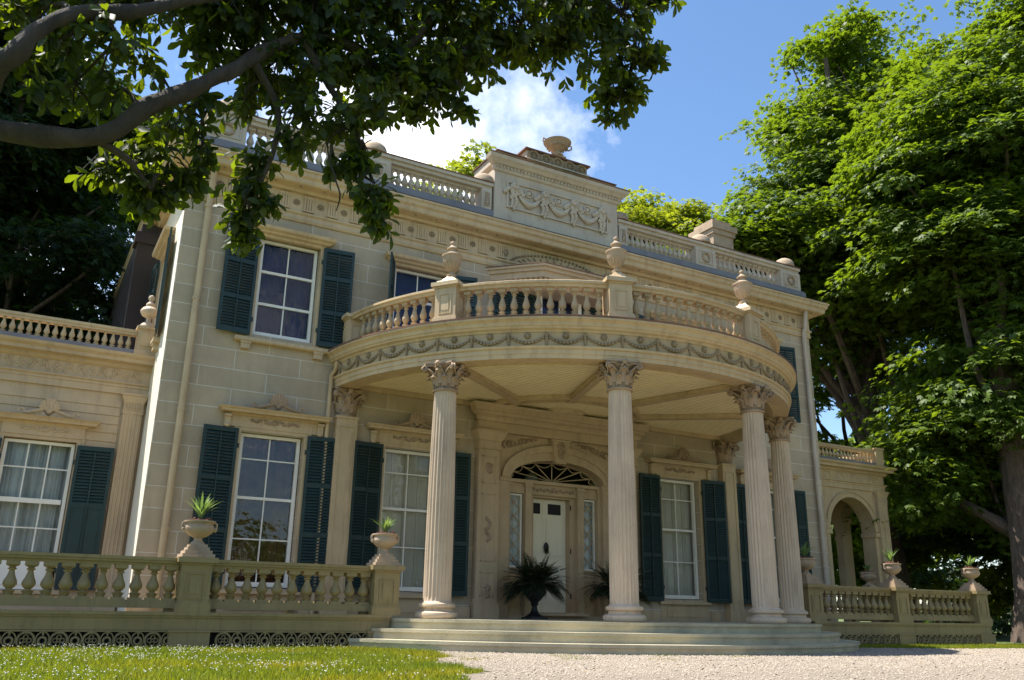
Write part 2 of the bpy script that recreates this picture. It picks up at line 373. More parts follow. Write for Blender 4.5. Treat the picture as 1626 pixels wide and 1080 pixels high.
w.box(-.115, .115, -.07, -.02, 7.59, 7.62); w.box(-.105, .105, -.045, -.02, 7.87, 7.93); w.box(-.10, .10, -.035, -.02, 7.62, 7.87)
for d in (-.075, -.025, .025, .075): w.box(d-.017, d+.017, -.055, -.034, 7.619, 7.871)
TRI = w.mesh('triglyph', 'trim', False)
for x in TX: link('triglyph', TRI, FRZ, (x, 0, 0))
w = MB()
for a in range(8): w.ball((.055*cos(a*pi/4), -.03, 7.76+.05*sin(a*pi/4)), .022, 6, 4, (1, .6, 1))
w.ball((0, -.035, 7.76), .03, 6, 4); ROS = w.mesh('rosette', 'plast')
w = MB()
for k in range(32):
    x = -7.44+k*.48
    if abs(x) < 1.45: continue
    link('rosette', ROS, FRZ, (x, 0, 0))
GUT = MB().ball((0, -.24, 8.015), .028, 7, 5).mesh('soffit_boss', 'plast')
for k in range(34): link('soffit_boss', GUT, FRZ, (-7.92+k*.48, 0, 0))
for k in range(31):                               # shallow beaded arch over the balcony bay
    a = radians(158-k*136/30.); w.ball((1.32*cos(a), -.045, 7.42+.46*sin(a)), .03, 6, 4)
    if k % 2 == 0: w.tube([(1.22*cos(a), -.04, 7.42+.40*sin(a)), (1.10*cos(a), -.04, 7.42+.34*sin(a))], .014, 5)
for s_ in (-1, 1):
    w.ball((s_*1.36, -.05, 7.74), .075, 8, 6, (1, .5, 1)); w.ball((s_*1.36, -.05, 7.62), .04, 8, 6, (1, .5, 1.4))
link('beaded_arch', w.mesh('beaded_arch', 'plast'), FRZ)
w = MB(); w.add([(-8.4, -.4, 8.335), (8.4, -.4, 8.335), (8.4, 12.3, 8.335), (-8.4, 12.3, 8.335)], [(0, 1, 2, 3)])
roof = link('roof', w.mesh('roof', 'slateroof', False), man)
w = MB(); w.box(7.25, 8.05, 2.6, 3.5, 8.3, 11.3); w.box(7.2, 8.1, 2.55, 3.55, 11.3, 11.45); w.box(7.15, 8.15, 2.5, 3.6, 11.45, 11.62); w.box(7.28, 8.02, 2.63, 3.47, 11.62, 11.8)
link('chimney', w.mesh('chimney', 'stone', False), man)

# ---- baluster and balustrade kit
def baluster(h, r, name, mat):
    p = [(.62, 0), (.62, .02), (.80, .10), (.95, .14), (.5, .17), (.42, .20), (.75, .26), (1.0, .36), (.92, .46), (.62, .60), (.42, .74), (.38, .80), (.62, .83), (.66, .86), (.42, .88), (.5, .92), (.85, .95), (.85, .97)]
    mb = MB(); mb.lathe([(a*r, .10*h+b*.80*h) for a, b in p], 0, 0, 0, 12)
    mb.box(-r, r, -r, r, 0, .10*h); mb.box(-r*.95, r*.95, -r*.95, r*.95, .88*h, h)
    return mb.mesh(name, mat)
def dome(mb, x, y, z, r): mb.lathe([(r*1.02, 0), (r*1.02, .05), (r, .06)]+[(r*cos(a), .06+r*.78*sin(a)) for a in [radians(q) for q in (12, 28, 45, 62, 78)]]+[(.01, .06+r*.78)], x, y, z, 18)
def ringx(mb, x, y, z, R, r, n=20, m=6, sz=1):
    pts = [(x+R*cos(2*pi*i/n), y, z+R*sz*sin(2*pi*i/n)) for i in range(n+1)]; mb.tube(pts, r, m, False)
BR = baluster(.50, .075, 'roof_baluster', 'grey')
rb = link('roof_balustrade', None, man)
def roofplinth():
    w = MB(); w.box(-7.93, 7.93, -.10, .5, 8.30, 8.62); w.box(-7.97, 7.97, -.14, -.10, 8.30, 8.44); w.box(-7.93, -7.43, .5, 8, 8.30, 8.62); w.box(7.43, 7.93, .5, 8, 8.30, 8.62)
    w.box(-7.90, 7.90, -.07, .47, 8.62, 8.66); return w
base = roofplinth().mesh('roof_balustrade', 'flash', False); rb.data = None
bpy.data.objects.remove(rb); rb = link('roof_balustrade', base, man)
w = MB()
prof = [(-.0, 9.16), (.16, 9.16), (.17, 9.2), (.21, 9.24), (.22, 9.31), (.0, 9.31)]
for s_ in (-1, 1):
    a, b = sorted((s_*7.80, s_*1.72)); w = MB(); w.box(a, b, -.02, .30, 9.163, 9.24); w.box(a-.02, b+.02, -.07, .35, 9.24, 9.31)
    a, b = sorted((s_*7.80, s_*7.48)); w.box(a, b, .30, 7.9, 9.163, 9.24); w.box(a-.05, b+.05, .35, 7.95, 9.24, 9.31)
    link('rail', w.mesh('rail', 'grey', False), rb)
w = MB()
for s_ in (-1, 1):
    a, b = sorted((s_*7.84, s_*1.72)); w = MB(); w.box(a, b, -.085, .365, 9.313, 9.335)
    a, b = sorted((s_*7.86, s_*7.42)); w.box(a, b, .365, 7.95, 9.313, 9.335)
    link('rail_capping', w.mesh('rail_capping', 'rust', False), rb)
for s_ in (-1, 1):
    for x, hw in ((7.45, .36), (4.45, .33), (1.86, .12)):
        w = MB(); x_ = s_*x; w.box(x_-hw, x_+hw, -.05, .33, 8.663, 9.16)
        for q in (1,): 
            w.box(x_-hw*.72, x_+hw*.72, -.07, -.05, 8.74, 8.76); w.box(x_-hw*.72, x_+hw*.72, -.07, -.05, 9.06, 9.08)
            w.box(x_-hw*.72, x_-hw*.72+.02, -.07, -.05, 8.76, 9.06); w.box(x_+hw*.72-.02, x_+hw*.72, -.07, -.05, 8.76, 9.06)
        pd = link('pedestal', w.mesh('pedestal', 'grey', False), rb)
        w = MB()
        if hw > .2:
            ringx(w, x_, -.07, 8.91, .11, .025)
            for k in range(10): w.ball((x_+.11*cos(k*pi/5), -.08, 8.91+.11*sin(k*pi/5)), .034, 6, 4)
        else:
            for k in range(4): w.ball((x_, -.07, 8.80+.07*k), .055-.006*k, 7, 5, (1, .5, 1))
        link('wreath_relief', w.mesh('wreath_relief', 'stone'), rb); w = MB(); dome(w, x_, .14, 9.335, .27 if hw > .2 else .25); link('dome_cap', w.mesh('dome_cap', 'stone'), rb)
    for a, b, n in ((2.05, 4.10, 14), (4.82, 7.06, 13)):
        for k in range(n):
            x = a+(b-a)*(k+.5)/n; link('baluster', BR, rb, (s_*x, .14, 8.66))
for k in range(18): link('baluster', BR, rb, (-7.64, .7+k*.17, 8.66))
for k in range(18): link('baluster', BR, rb, (7.64, .7+k*.17, 8.66))

# ---- attic block over the middle with swags, lattice crest and basin urn
def swag(mb, x0, x1, y, z, sag, r, n=9, drop=.16):
    for i in range(n+1):
        t = i/n; x = x0+(x1-x0)*t; zz = z-sag*(1-(2*t-1)**2); rr = r*(.7+.75*(1-abs(2*t-1)))
        mb.ball((x, y, zz), rr, 7, 5, (1.15, .8, .9))
att = MB(); att.box(-1.68, 1.68, -.06, 1.2, 8.30, 9.72)
att.box(-1.71, 1.71, -.11, 1.2, 8.30, 8.62); att.box(-1.70, 1.70, -.085, -.06, 8.62, 8.66)
for a, b, c, d in ((-1.38, 1.38, 9.44, 9.48), (-1.38, 1.38, 8.82, 8.86), (-1.38, -1.34, 8.86, 9.44), (1.34, 1.38, 8.86, 9.44)): att.box(a, b, -.10, -.06, c, d)
attic = link('attic_block', att.mesh('attic_block', 'grey', False), man)
w = MB(); w.cornx(-1.68, 1.68, [(0, 9.66), (.04, 9.67), (.06, 9.72), (.06, 9.79), (.12, 9.81), (.16, 9.86), (.21, 9.90), (.23, 9.98), (.0, 10.02)], -.06)
for k in range(38): w.box(-1.66+k*.09-.022, -1.66+k*.09+.022, -.155, -.12, 9.735, 9.785)
w.box(-1.62, 1.62, -.06, 1.1, 9.98, 10.17); w.box(-.86, .86, -.12, 1.0, 10.171, 10.20); w.box(-.84, .84, -.02, .9, 10.0, 10.45)
link('attic_cornice', w.mesh('attic_cornice', 'grey', False), attic)
w = MB(); w.box(-1.66, 1.66, -.10, 1.15, 10.173, 10.195); w.box(-.90, .90, -.09, 1.0, 10.453, 10.485); w.add([(-1.92, -.30, 10.0), (1.92, -.30, 10.0), (1.70, -.06, 10.03), (-1.70, -.06, 10.03)], [(0, 1, 2, 3)]); w.box(-1.915, 1.915, -.297, -.28, 9.975, 10.0)
link('attic_capping', w.mesh('attic_capping', 'rust', False), attic)
w = MB()
for k in range(5):
    x = -.66+k*.33; ringx(w, x, -.05, 10.32, .125, .028)
    for a in (0, pi/4, pi/2, 3*pi/4): w.tube([(x-.09*cos(a), -.045, 10.32-.09*sin(a)), (x+.09*cos(a), -.045, 10.32+.09*sin(a))], .013, 5)
    if k < 4: w.tube([(x+.165, -.045, 10.22), (x+.165, -.045, 10.42)], .015, 5); ringx(w, x+.165, -.045, 10.32, .045, .014, 12)
link('lattice_crest', w.mesh('lattice_crest', 'plast'), attic)
w = MB(); xs = [-1.2, -.4, .4, 1.2]
for i, x in enumerate(xs):
    w.ball((x, -.11, 9.35), .105, 9, 6, (1, .8, 1)); ringx(w, x, -.18, 9.35, .06, .028, 12)
    for k in range(6):
        for q in (-1, 1): w.ball((x+q*.045+.02*sin(k*2.3), -.11, 9.25-.075*k+.02*q), .062-.004*k, 7, 5, (1, .9, 1.1))
    w.ball((x, -.10, 8.80+.03), .05, 7, 5, (.8, .8, 1.4))
    for q in (-1, 1):
        for k in range(3): w.ball((x+q*(.13+.05*k), -.10, 9.29-.045*k), .055, 7, 5)
    if i < 3:
        swag(w, x+.12, xs[i+1]-.12, -.10, 9.20, .20, .058, 12)
        c = (x+xs[i+1])/2; ringx(w, c, -.08, 9.30, .095, .024, 16); w.ball((c, -.08, 9.30), .06, 8, 5, (1, .6, 1))
        swag(w, x+.2, xs[i+1]-.2, -.09, 9.09, .13, .038, 9)
link('garland_relief', w.mesh('garland_relief', 'grey'), attic)
w = MB(); w.box(-.17, .17, -.10, .24, 10.485, 10.52)
w.lathe([(.12, 0), (.13, .03), (.07, .06), (.06, .14), (.09, .17), (.17, .22), (.235, .30), (.25, .35), (.29, .385), (.30, .41), (.25, .42), (.20, .39), (.03, .32)], 0, -.02, 10.52, 22)
w.v = [(x*1.12, (y+.02)*1.12-.02, 10.52+(z-10.52)*.86 if z > 10.53 else z) for x, y, z in w.v]
for s_ in (-1, 1): w.tube([(s_*.25, -.02, 10.76), (s_*.32, -.02, 10.76), (s_*.40, -.02, 10.82), (s_*.39, -.02, 10.90), (s_*.32, -.02, 10.88)], .02, 6)
for k in range(16): w.ball((.235*cos(k*pi/8), -.02+.235*sin(k*pi/8), 10.745), .03, 5, 4)
link('basin_urn', w.mesh('basin_urn', 'stone'), attic)

# ---- shutters (local: hinge at x=0, leaf runs to +x, panels measured by split heights)
def shutter_mesh(name, wd, z0, z1, rails, solid_below=None):
    mb = MB(); st = .055; t = .036
    mb.box(0, st, -t, 0, z0, z1); mb.box(wd-st, wd, -t, 0, z0, z1)
    zs = [z0]+rails+[z1]
    for i, z in enumerate(zs):
        a, b = (z, z+.08) if i == 0 else ((z-.08, z) if i == len(zs)-1 else (z-.035, z+.035)); mb.box(st, wd-st, -t+.002, -.002, a, b)
    mb.box(wd/2-.012, wd/2+.012, -t-.012, -t+.004, z0+.1, z1-.1)
    for i in range(len(zs)-1):
        a = zs[i]+(.08 if i == 0 else .035); b = zs[i+1]-(.08 if i == len(zs)-2 else .035)
        if solid_below is not None and zs[i] < solid_below-.01:
            mb.box(st, wd-st, -.024, -.008, a, b)
            for x0, x1 in ((st+.03, wd/2-.03), (wd/2+.03, wd-st-.03)): mb.box(x0, x1, -.032, -.022, a+.05, b-.05)
            continue
        n = max(3, int((b-a)/.052)); dz = (b-a)/n
        for k in range(n):
            z = a+dz*(k+.5); hh = dz*.50
            mb.add([(st, -t+.003, z-hh), (wd-st, -t+.003, z-hh), (wd-st, -.004, z+hh*.75), (st, -.004, z+hh*.75), (st, -t+.003, z-hh+.008), (wd-st, -t+.003, z-hh+.008), (wd-st, -.004, z+hh*.75+.008), (st, -.004, z+hh*.75+.008)],
                   [(0, 1, 2, 3), (4, 7, 6, 5), (0, 4, 5, 1), (3, 2, 6, 7)])
    for z in (z0+.3, z1-.3): mb.tube([(-.02, -.02, z-.04), (-.02, -.02, z+.04)], .014, 6)
    return mb.mesh(name, 'shut', False)
SHG = shutter_mesh('shutter', .60, .49, 3.21, [1.45, 2.32])
SHU = shutter_mesh('shutter', .60, 4.93, 6.92, [5.6, 6.3])
SHW = shutter_mesh('shutter', .60, .46, 2.89, [1.85], 1.85)
def add_shutters(win, me, off, aL=8, aR=8):
    link('shutter', me, win, (off, -.05, 0), radians(-aR)); o = link('shutter', me, win, (-off, -.05, 0), radians(aL)); o.scale = (-1, 1, 1)
def sash(mb, x0, x1, z0, z1, cols, thin, thick, y=.17, fr=.05):
    mb.box(x0, x0+fr, y-.05, y+.03, z0, z1); mb.box(x1-fr, x1, y-.05, y+.03, z0, z1); mb.box(x0+fr, x1-fr, y-.05, y+.03, z1-fr*.9, z1); mb.box(x0+fr, x1-fr, y-.05, y+.03, z0, z0+fr*1.3)
    for z in thick: mb.box(x0+fr, x1-fr, y-.03, y+.028, z-.024, z+.024)
    for z in thin: mb.box(x0+fr, x1-fr, y-.005, y+.02, z-.011, z+.011)
    for c in range(1, cols): x = x0+fr+(x1-x0-2*fr)*c/cols; mb.box(x-.011, x+.011, y-.006, y+.019, z0+fr, z1-fr)
def crest(mb, x, y, z, hw, h):                      # shell with scrolls lying on a hood
    for k in range(9):
        a = radians(8+k*20.5); mb.tube([(x, y-.02, z+.10), (x+.09*cos(a), y-.03, z+.12+.06*sin(a)), (x+.155*cos(a), y-.02, z+.15+.17*sin(a))], [.014, .021, .031], 6)
    mb.ball((x, y-.02, z+.09), .045, 8, 5, (1, .7, 1))
    for s_ in (-1, 1):
        pts = [(x+s_*.10, z+.12), (x+s_*.2, z+.085), (x+s_*.3, z+.05), (x+s_*.40, z+.035), (x+s_*(hw-.06), z+.055)]
        mb.tube([(a, y-.015, b) for a, b in pts], [.030, .032, .030, .026, .026], 6)
        sp = [(x+s_*(hw-.04)+.045*cos(t), z+.06+.045*sin(t)) for t in [k*.9 for k in range(7)]]; mb.tube([(a, y-.018, b) for a, b in sp], .021, 6)
        mb.prism([(x, z), (x+s_*.1, z+.10), (x+s_*.2, z+.065), (x+s_*.34, z+.025), (x+s_*(hw-.08), z+.0)], y-.008, y+.02)
        sp = [(x+s_*.17+.04*cos(t), z+.045+.035*sin(t)) for t in [k*.9 for k in range(7)]]; mb.tube([(a, y-.012, b) for a, b in sp], .011, 5)
def scrollrow(mb, x, y, z, hw, h):
    mb.ball((x, y, z), h*.62, 9, 6, (1.15, .5, 1))
    ringx(mb, x, y-.005, z, h*.8, .010, 14)
    n = 5
    for s_ in (-1, 1):
        for k in range(n):
            c = x+s_*(h*1.2+(hw-h*1.4)*(k+.4)/n); r = h*(.62-.06*k)
            pts = [(c+r*cos(t+k*2.1)*1.2, y, z+r*sin(t+k*2.1)*(1-.08*k)) for t in [q*.8*s_ for q in range(6)]]; mb.tube(pts, [.022, .022, .02, .017, .014, .011], 5)
def hood_ground(mb, x, y, proj, zf0, zf1, zs1, hw):
    mb.box(x-.80*hw/.93, x+.80*hw/.93, y-.045, y, zf0, zf1)
    mb.cornx(x-hw+proj*.72, x+hw-proj*.72, [(0, zf1-.03), (proj*.25, zf1-.02), (proj*.35, zf1+.005), (proj*.8, zf1+.015), (proj*.85, zf1+.05), (proj*.95, zf1+.07), (proj, zs1), (0, zs1+.01)], y)
    for s_ in (-1, 1):
        c = x+s_*.83*hw/.93; mb.box(c-.05, c+.05, y-.10, y, zf0-.02, zf1-.02); mb.box(c-.06, c+.06, y-.13, y, zf1-.07, zf1-.025); mb.ball((c, y-.09, zf0+.0), .05, 8, 5, (.9, .8, .8))
def casing(mb, x0, x1, z0, z1, y, wd=.1, d=.03):
    mb.box(x0-wd, x0, y-d, y, z0, z1+wd); mb.box(x1, x1+wd, y-d, y, z0, z1+wd); mb.box(x0, x1, y-d, y, z1, z1+wd)
    mb.box(x0-wd-.015, x0-wd+.02, y-d-.012, y-d, z0, z1+wd); mb.box(x1+wd-.02, x1+wd+.015, y-d-.012, y-d, z0, z1+wd)
# ground floor window prototype
mw = MB(); sash(mw, -.54, .54, .56, 3.17, 2, [2.73, 1.35], [2.05], fr=.06); G_SASH = mw.mesh('window', 'white', False)
mw = MB(); casing(mw, -.56, .56, .50, 3.19, 0, .11); mw.box(-.72, .72, -.09, 0, .44, .50); hood_ground(mw, 0, -.0, .26, 3.25, 3.47, 3.56, .93); mw.box(-.66, .66, -.02, 0, .10, .44); mw.box(-.5, .5, -.035, -.02, .18, .38); G_SUR = mw.mesh('window_surround', 'trim', False)
mw = MB(); crest(mw, 0, -.17, 3.565, .47, .3); scrollrow(mw, 0, -.055, 3.375, .47, .055); G_ORN = mw.mesh('window_ornament', 'cap')
def pane_mesh(x0, x1, z0, z1, y=.18, mat='glass'):
    mb = MB(); mb.add([(x0, y, z0), (x1, y, z0), (x1, y, z1), (x0, y, z1)], [(0, 1, 2, 3)]); return mb.mesh('pane', mat, False)
G_PANE = pane_mesh(-.54, .54, .56, 3.17); G_PANE2 = pane_mesh(-.54, .54, .56, 3.17, .18, 'oldglass')
def panel_mesh():                                   # closed interior shutters
    mb = MB(); mb.box(-.56, .56, .30, .33, .54, 3.19)
    for c in range(4):
        x = -.56+.28*c
        for a, b in ((.62, 1.25), (1.36, 2.0), (2.12, 2.85), (2.93, 3.13)):
            mb.box(x+.05, x+.23, .288, .30, a, b); mb.box(x+.075, x+.205, .28, .288, a+.03, b-.03)
        mb.box(x-.008, x+.008, .283, .30, .54, 3.19)
    return mb.mesh('inner_shutter', 'panel', False)
G_INNER = panel_mesh()
def curt(x0, x1, z0, z1, y, mat, name='curtain', amp=.02, per=.11):
    n = max(8, int((x1-x0)/per*8)); vs = []; fs = []
    for i in range(n+1):
        x = x0+(x1-x0)*i/n; a = 2*pi*(x-x0)/per; d = amp*(sin(a)+.5*sin(a*.37+1)); vs += [(x, y+d*1.0, z0), (x, y+d*.7, (z0+z1)/2), (x, y+d*.4, z1)]
    for i in range(n): fs += [(3*i, 3*i+3, 3*i+4, 3*i+1), (3*i+1, 3*i+4, 3*i+5, 3*i+2)]
    return MB().add(vs, fs).mesh(name, mat)
G_RED = curt(-.56, .56, .55, 3.18, .29, 'redcurt')
def ground_window(x, inner, aL, aR):
    o = link('window', G_SASH, man, (x, 0, 0))
    link('pane', G_PANE if inner is G_INNER else G_PANE2, o); link('window_surround', G_SUR, o); link('window_ornament', G_ORN, o)
    link('inner_shutter' if inner is G_INNER else 'curtain', inner, o); add_shutters(o, SHG, .62, aL, aR); return o
ground_window(-6.0, G_RED, 6, 8); ground_window(-3.31, G_INNER, 9, 6); ground_window(3.31, G_INNER, 4, 12); ground_window(6.0, G_INNER, 8, 5)
# upper windows
mw = MB(); sash(mw, -.545, .545, 5.0, 6.9, 2, [], [5.63, 6.27], fr=.055); U_SASH = mw.mesh('window', 'white', False)
mw = MB(); casing(mw, -.565, .565, 4.9, 6.92, 0, .10)
mw.cornx(-.62, .62, [(0, 6.90), (.03, 6.91), (.05, 6.95), (.11, 6.97), (.13, 7.0), (.19, 7.03), (.21, 7.09), (0, 7.11)], -.0); mw.cornx(-.76, .76, [(0, 4.80), (.10, 4.80), (.12, 4.82), (.12, 4.88), (0, 4.89)], 0)
for s_ in (-1, 1): mw.box(s_*.67-.08, s_*.67+.08, -.09, 0, 4.67, 4.80); mw.box(s_*.67-.095, s_*.67+.095, -.105, 0, 4.765, 4.80)
U_SUR = mw.mesh('window_surround', 'trim', False); U_PANE = pane_mesh(-.545, .545, 5.0, 6.9); U_CUR = curt(-.6, .6, 4.95, 6.95, .34, 'bluecurt', amp=.012)
for x, aL, aR in ((-6.0, 5, 6), (-3.31, 62, 14), (3.31, 10, 8), (6.0, 8, 12)):
    o = link('window', U_SASH, man, (x, 0, 0)); link('pane', U_PANE, o); link('window_surround', U_SUR, o); link('curtain', U_CUR, o); add_shutters(o, SHU, .62, aL, aR)
o = link('window', U_SASH, man, (-8.0, 1.7, 0), radians(-90)); link('pane', U_PANE, o); link('window_surround', U_SUR, o); link('curtain', U_CUR, o); add_shutters(o, SHU, .62, 4, 5)
# downspouts
def spout(pts, r=.055):
    mb = MB(); mb.tube(pts, r, 12)
    return mb
w = spout([(-7.6, -.22, 8.02), (-7.6, -.16, 7.9), (-7.6, -.10, 7.5), (-7.62, -.10, F0+.1)], .06)
for z in (1.4, 3.4, 5.4, 7.2): w.lathe([(.07, 0), (.07, .05)], -7.61, -.10, z, 12)
link('downspout', w.mesh('downspout', 'trim'), man)
w = spout([(7.72, -.22, 8.02), (7.72, -.16, 7.6), (7.72, -.10, 7.45), (7.74, -.10, F0+.1)], .06)
for z in (1.4, 3.4, 5.4, 7.2): w.lathe([(.07, 0), (.07, .05)], 7.73, -.10, z, 12)
link('downspout', w.mesh('downspout', 'grey'), man)
w = spout([(-5.02, -.30, 4.62), (-5.02, -.22, 4.48), (-5.05, -.10, 4.38), (-5.05, -.08, 3.1), (-5.05, -.08, F0)], .04)
link('downspout', w.mesh('downspout', 'trim'), man)

# ---- balcony bay: canted hood with hanging bead, french window, green shutters
w = MB(); bp = [(-1.75, 0), (-.88, -.88), (.88, -.88), (1.75, 0)]
def offp(k): return [(-1.75-k*1.2, 0), (-.88-k*.45, -.88-k), (.88+k*.45, -.88-k), (1.75+k*1.2, 0)]
def slab(mb, p, z0, z1): 
    n = len(p); mb.add([(x, y, z0) for x, y in p]+[(x, y, z1) for x, y in p], [tuple(range(n-1, -1, -1)), tuple(range(n, 2*n))]+[(i, (i+1) % n, n+(i+1) % n, n+i) for i in range(n)])
slab(w, offp(-.24), 6.86, 6.95); slab(w, offp(-.16), 6.95, 7.02); slab(w, offp(-.05), 7.02, 7.16); slab(w, offp(0), 7.16, 7.24); slab(w, offp(.05), 7.24, 7.285)
bay = link('balcony_bay', w.mesh('balcony_bay', 'wood', False), man)
w = MB(); slab(w, offp(.06), 7.287, 7.31); w.add([(x, y, 7.31) for x, y in offp(.04)]+[(-.9, 0, 7.42), (.9, 0, 7.42)], [(0, 1, 4), (1, 2, 5, 4), (2, 3, 5)])
link('bay_flashing', w.mesh('bay_flashing', 'rust', False), bay)
w = MB(); q = offp(-.11)
for i in range(3):
    (ax, ay), (bx, by) = q[i], q[i+1]; n = int(math.hypot(bx-ax, by-ay)/.105)
    for k in range(n): t = (k+.5)/n; w.lathe([(.012, -.075), (.032, -.045), (.036, 0)], ax+(bx-ax)*t, ay+(by-ay)*t, 7.035, 7)
link('bead_drops', w.mesh('bead_drops', 'trim'), bay)
w = MB(); sash(w, -.56, .56, 4.95, 6.95, 2, [5.4, 5.9, 6.4], [], y=-.10, fr=.09); w.box(-.62, .62, -.1, .0, 4.88, 4.95); link('french_window', w.mesh('french_window', 'white', False), bay)
link('pane', pane_mesh(-.56, .56, 4.95, 6.95, -.09), bay); w = MB(); w.box(-.60, .60, .05, .08, 4.9, 7.0); link('curtain', w.mesh('curtain', 'bluecurt', False), bay)
SHB = shutter_mesh('shutter', .58, 4.93, 6.86, [5.6, 6.3])
for s_, a in ((1, 6), (-1, 6)):
    o = link('shutter', SHB, bay, (s_*.63, -.06, 0), radians(-a*s_), (s_, 1, 1)); o = link('shutter', SHB, bay, (s_*1.24, -.12, 0), radians(-4*s_), (s_*.8, 1, 1))

# ---- door surround, door, sidelights, fanlight
def ell(a, b, zs, n=28, t0=0, t1=pi): return [(a*cos(t0+(t1-t0)*i/n), zs+b*sin(t0+(t1-t0)*i/n)) for i in range(n+1)]
w = MB(); arc_ = ell(1.15, .43, 2.83); out_ = []
for x, z in arc_: out_.append((max(-1.48, min(1.48, x*1.3)), 3.72 if abs(x*1.3) < 1.48 else 3.72))
k = len(arc_); w.strip(arc_, [(1.48, 2.83)]+[(x*1.24 if abs(x*1.24) < 1.48 else math.copysign(1.48, x), 3.72) for x, z in arc_[1:-1]]+[(-1.48, 2.83)], -.03, .34)
for s_ in (-1, 1): w.box(min(s_*1.15, s_*1.48), max(s_*1.15, s_*1.48), -.03, .34, F0, 2.83); w.box(min(s_*1.12, s_*1.40), max(s_*1.12, s_*1.40), -.06, -.03, 2.76, 2.84)
w.box(-1.50, 1.50, -.05, .34, 3.68, 3.93)
ds = link('door_surround', w.mesh('door_surround', 'wood', False), man)
w = MB(); w.strip(ell(1.15, .43, 2.83), ell(1.36, .72, 2.83), -.09, -.03); w.strip(ell(1.27, .60, 2.84), ell(1.37, .735, 2.84), -.12, -.09)
w.prism([(-.13, 3.20), (.13, 3.20), (.21, 3.70), (-.21, 3.70)], -.17, -.03); w.box(-.24, .24, -.20, -.03, 3.66, 3.70)
link('archivolt', w.mesh('archivolt', 'wood', False), ds)
w = MB()
for k in range(7): a = k*.9; w.ball((.07*cos(a)*(1-.08*k), -.19, 3.45+.10*sin(a)), .04, 7, 5, (1, .6, 1))
ringx(w, 0, -.19, 3.56, .07, .022, 14); ringx(w, 0, -.18, 3.36, .05, .02, 14)
link('keystone_carving', w.mesh('keystone_carving', 'cap'), ds)
for s_ in (-1, 1):
    w = MB()
    for k in range(9):
        c = s_*(1.26-.09*k); z = 3.58+.012*k-.0; r = .075-.0065*k
        pts = [(c+r*cos(t*1.1+k), -.045, z-.02*(8-k)*.5+r*sin(t*1.1+k)) for t in range(5)]; w.tube(pts, .02, 5)
    link('spandrel_carving', w.mesh('spandrel_carving', 'cap'), ds)
    for zc, hh in ((1.75, .42), (.6, .2), (2.95, .14)):
        w = MB()
        for k in range(9): a = k*1.3; w.ball((s_*1.71+.045*sin(a), -.20, zc+hh*(k/8-.5)*1.0), .042-.014*abs(k/8-.5), 6, 4, (1, .6, 1.3))
        link('panel_carving', w.mesh('panel_carving', 'cap'), ds)
w = MB()
for k in range(13): w.ball((-.48+k*.08, .105, 2.66+.012*(-1)**k), .035 if k != 6 else .055, 7, 5, (1, .5, 1))
link('lintel_carving', w.mesh('lintel_carving', 'cap'), ds)
w = MB()
for s_ in (-1, 1):
    x = s_*1.71; w.box(x-.23, x+.23, -.185, -.001, F0, 3.33); w.box(x-.27, x+.27, -.22, -.185, F0, .34); w.box(x-.26, x+.26, -.2, -.0015, .34, .38)
    for a, b in ((.5, .95), (1.15, 2.45), (2.65, 3.2)):
        for p, q, r, t in ((x-.15, x+.15, b-.02, b), (x-.15, x+.15, a, a+.02), (x-.15, x-.13, a, b), (x+.13, x+.15, a, b)): w.box(p, q, -.20, -.185, r, t)
    w.frus(x, -.11, 3.33, 3.36, .26, .26, .12, .12); w.box(x-.245, x+.245, -.215, -.002, 3.36, 3.50); 
    for k in range(7): w.box(x-.23+k*.07, x-.195+k*.07, -.235, -.215, 3.51, 3.55)
    w.frus(x, -.12, 3.50, 3.66, .25, .33, .12, .18); w.box(x-.34, x+.34, -.30, 0, 3.66, 3.71)
w.box(-1.98, 1.98, -.20, -.004, 3.71, 3.90); w.cornx(-1.95, 1.95, [(0, 3.90), (.06, 3.90), (.09, 3.96), (.09, 4.0), (.14, 4.02), (.17, 4.07), (.20, 4.08), (.21, 4.16), (.26, 4.22), (.0, 4.24)], -.20)
link('door_pilasters', w.mesh('door_pilasters', 'wood', False), ds)
w = MB(); w.box(-1.15, 1.15, .03, .34, 2.77, 2.835); w.box(-1.15, 1.15, .12, .34, 2.56, 2.77)
for x in (-1.13, -.64, .64, 1.13): hw = .075 if abs(x) < 1 else .05; w.box(x-hw, x+hw, .06, .34, F0, 2.70); w.box(x-hw-.02, x+hw+.02, .04, .34, 2.70, 2.77); w.box(x-hw-.01, x+hw+.01, .05, .34, 2.6, 2.63)
w.box(-.565, -.45, .20, .42, F0, 2.56); w.box(.45, .565, .20, .42, F0, 2.56); w.box(-.45, .45, .2, .42, 2.515, 2.56)
for s_ in (-1, 1): w.box(min(s_*.715, s_*1.08), max(s_*.715, s_*1.08), .2, .34, F0, 1.04); w.box(min(s_*.77, s_*1.02), max(s_*.77, s_*1.02), .17, .2, .35, .9); w.box(min(s_*.715, s_*1.08), max(s_*.715, s_*1.08), .15, .34, 1.04, 1.08)
w.box(-1.15, 1.15, -.05, .4, F0, .16); w.box(-.62, .62, -.25, .4, .162, .22)
link('door_frame', w.mesh('door_frame', 'wood', False), ds)
w = MB(); w.box(-.446, .446, .36, .40, .225, 2.51)
for c, wd in ((-.29, .22), (.16, .42)):
    for a, b in ((.38, 1.22), (1.34, 2.12)): w.box(c-wd/2, c+wd/2, .345, .36, a, b); w.box(c-wd/2+.03, c+wd/2-.03, .338, .345, a+.04, b-.04)
w.box(-.135, -.125, .352, .36, .23, 2.5)
dr = link('door', w.mesh('door', 'door', False), man)
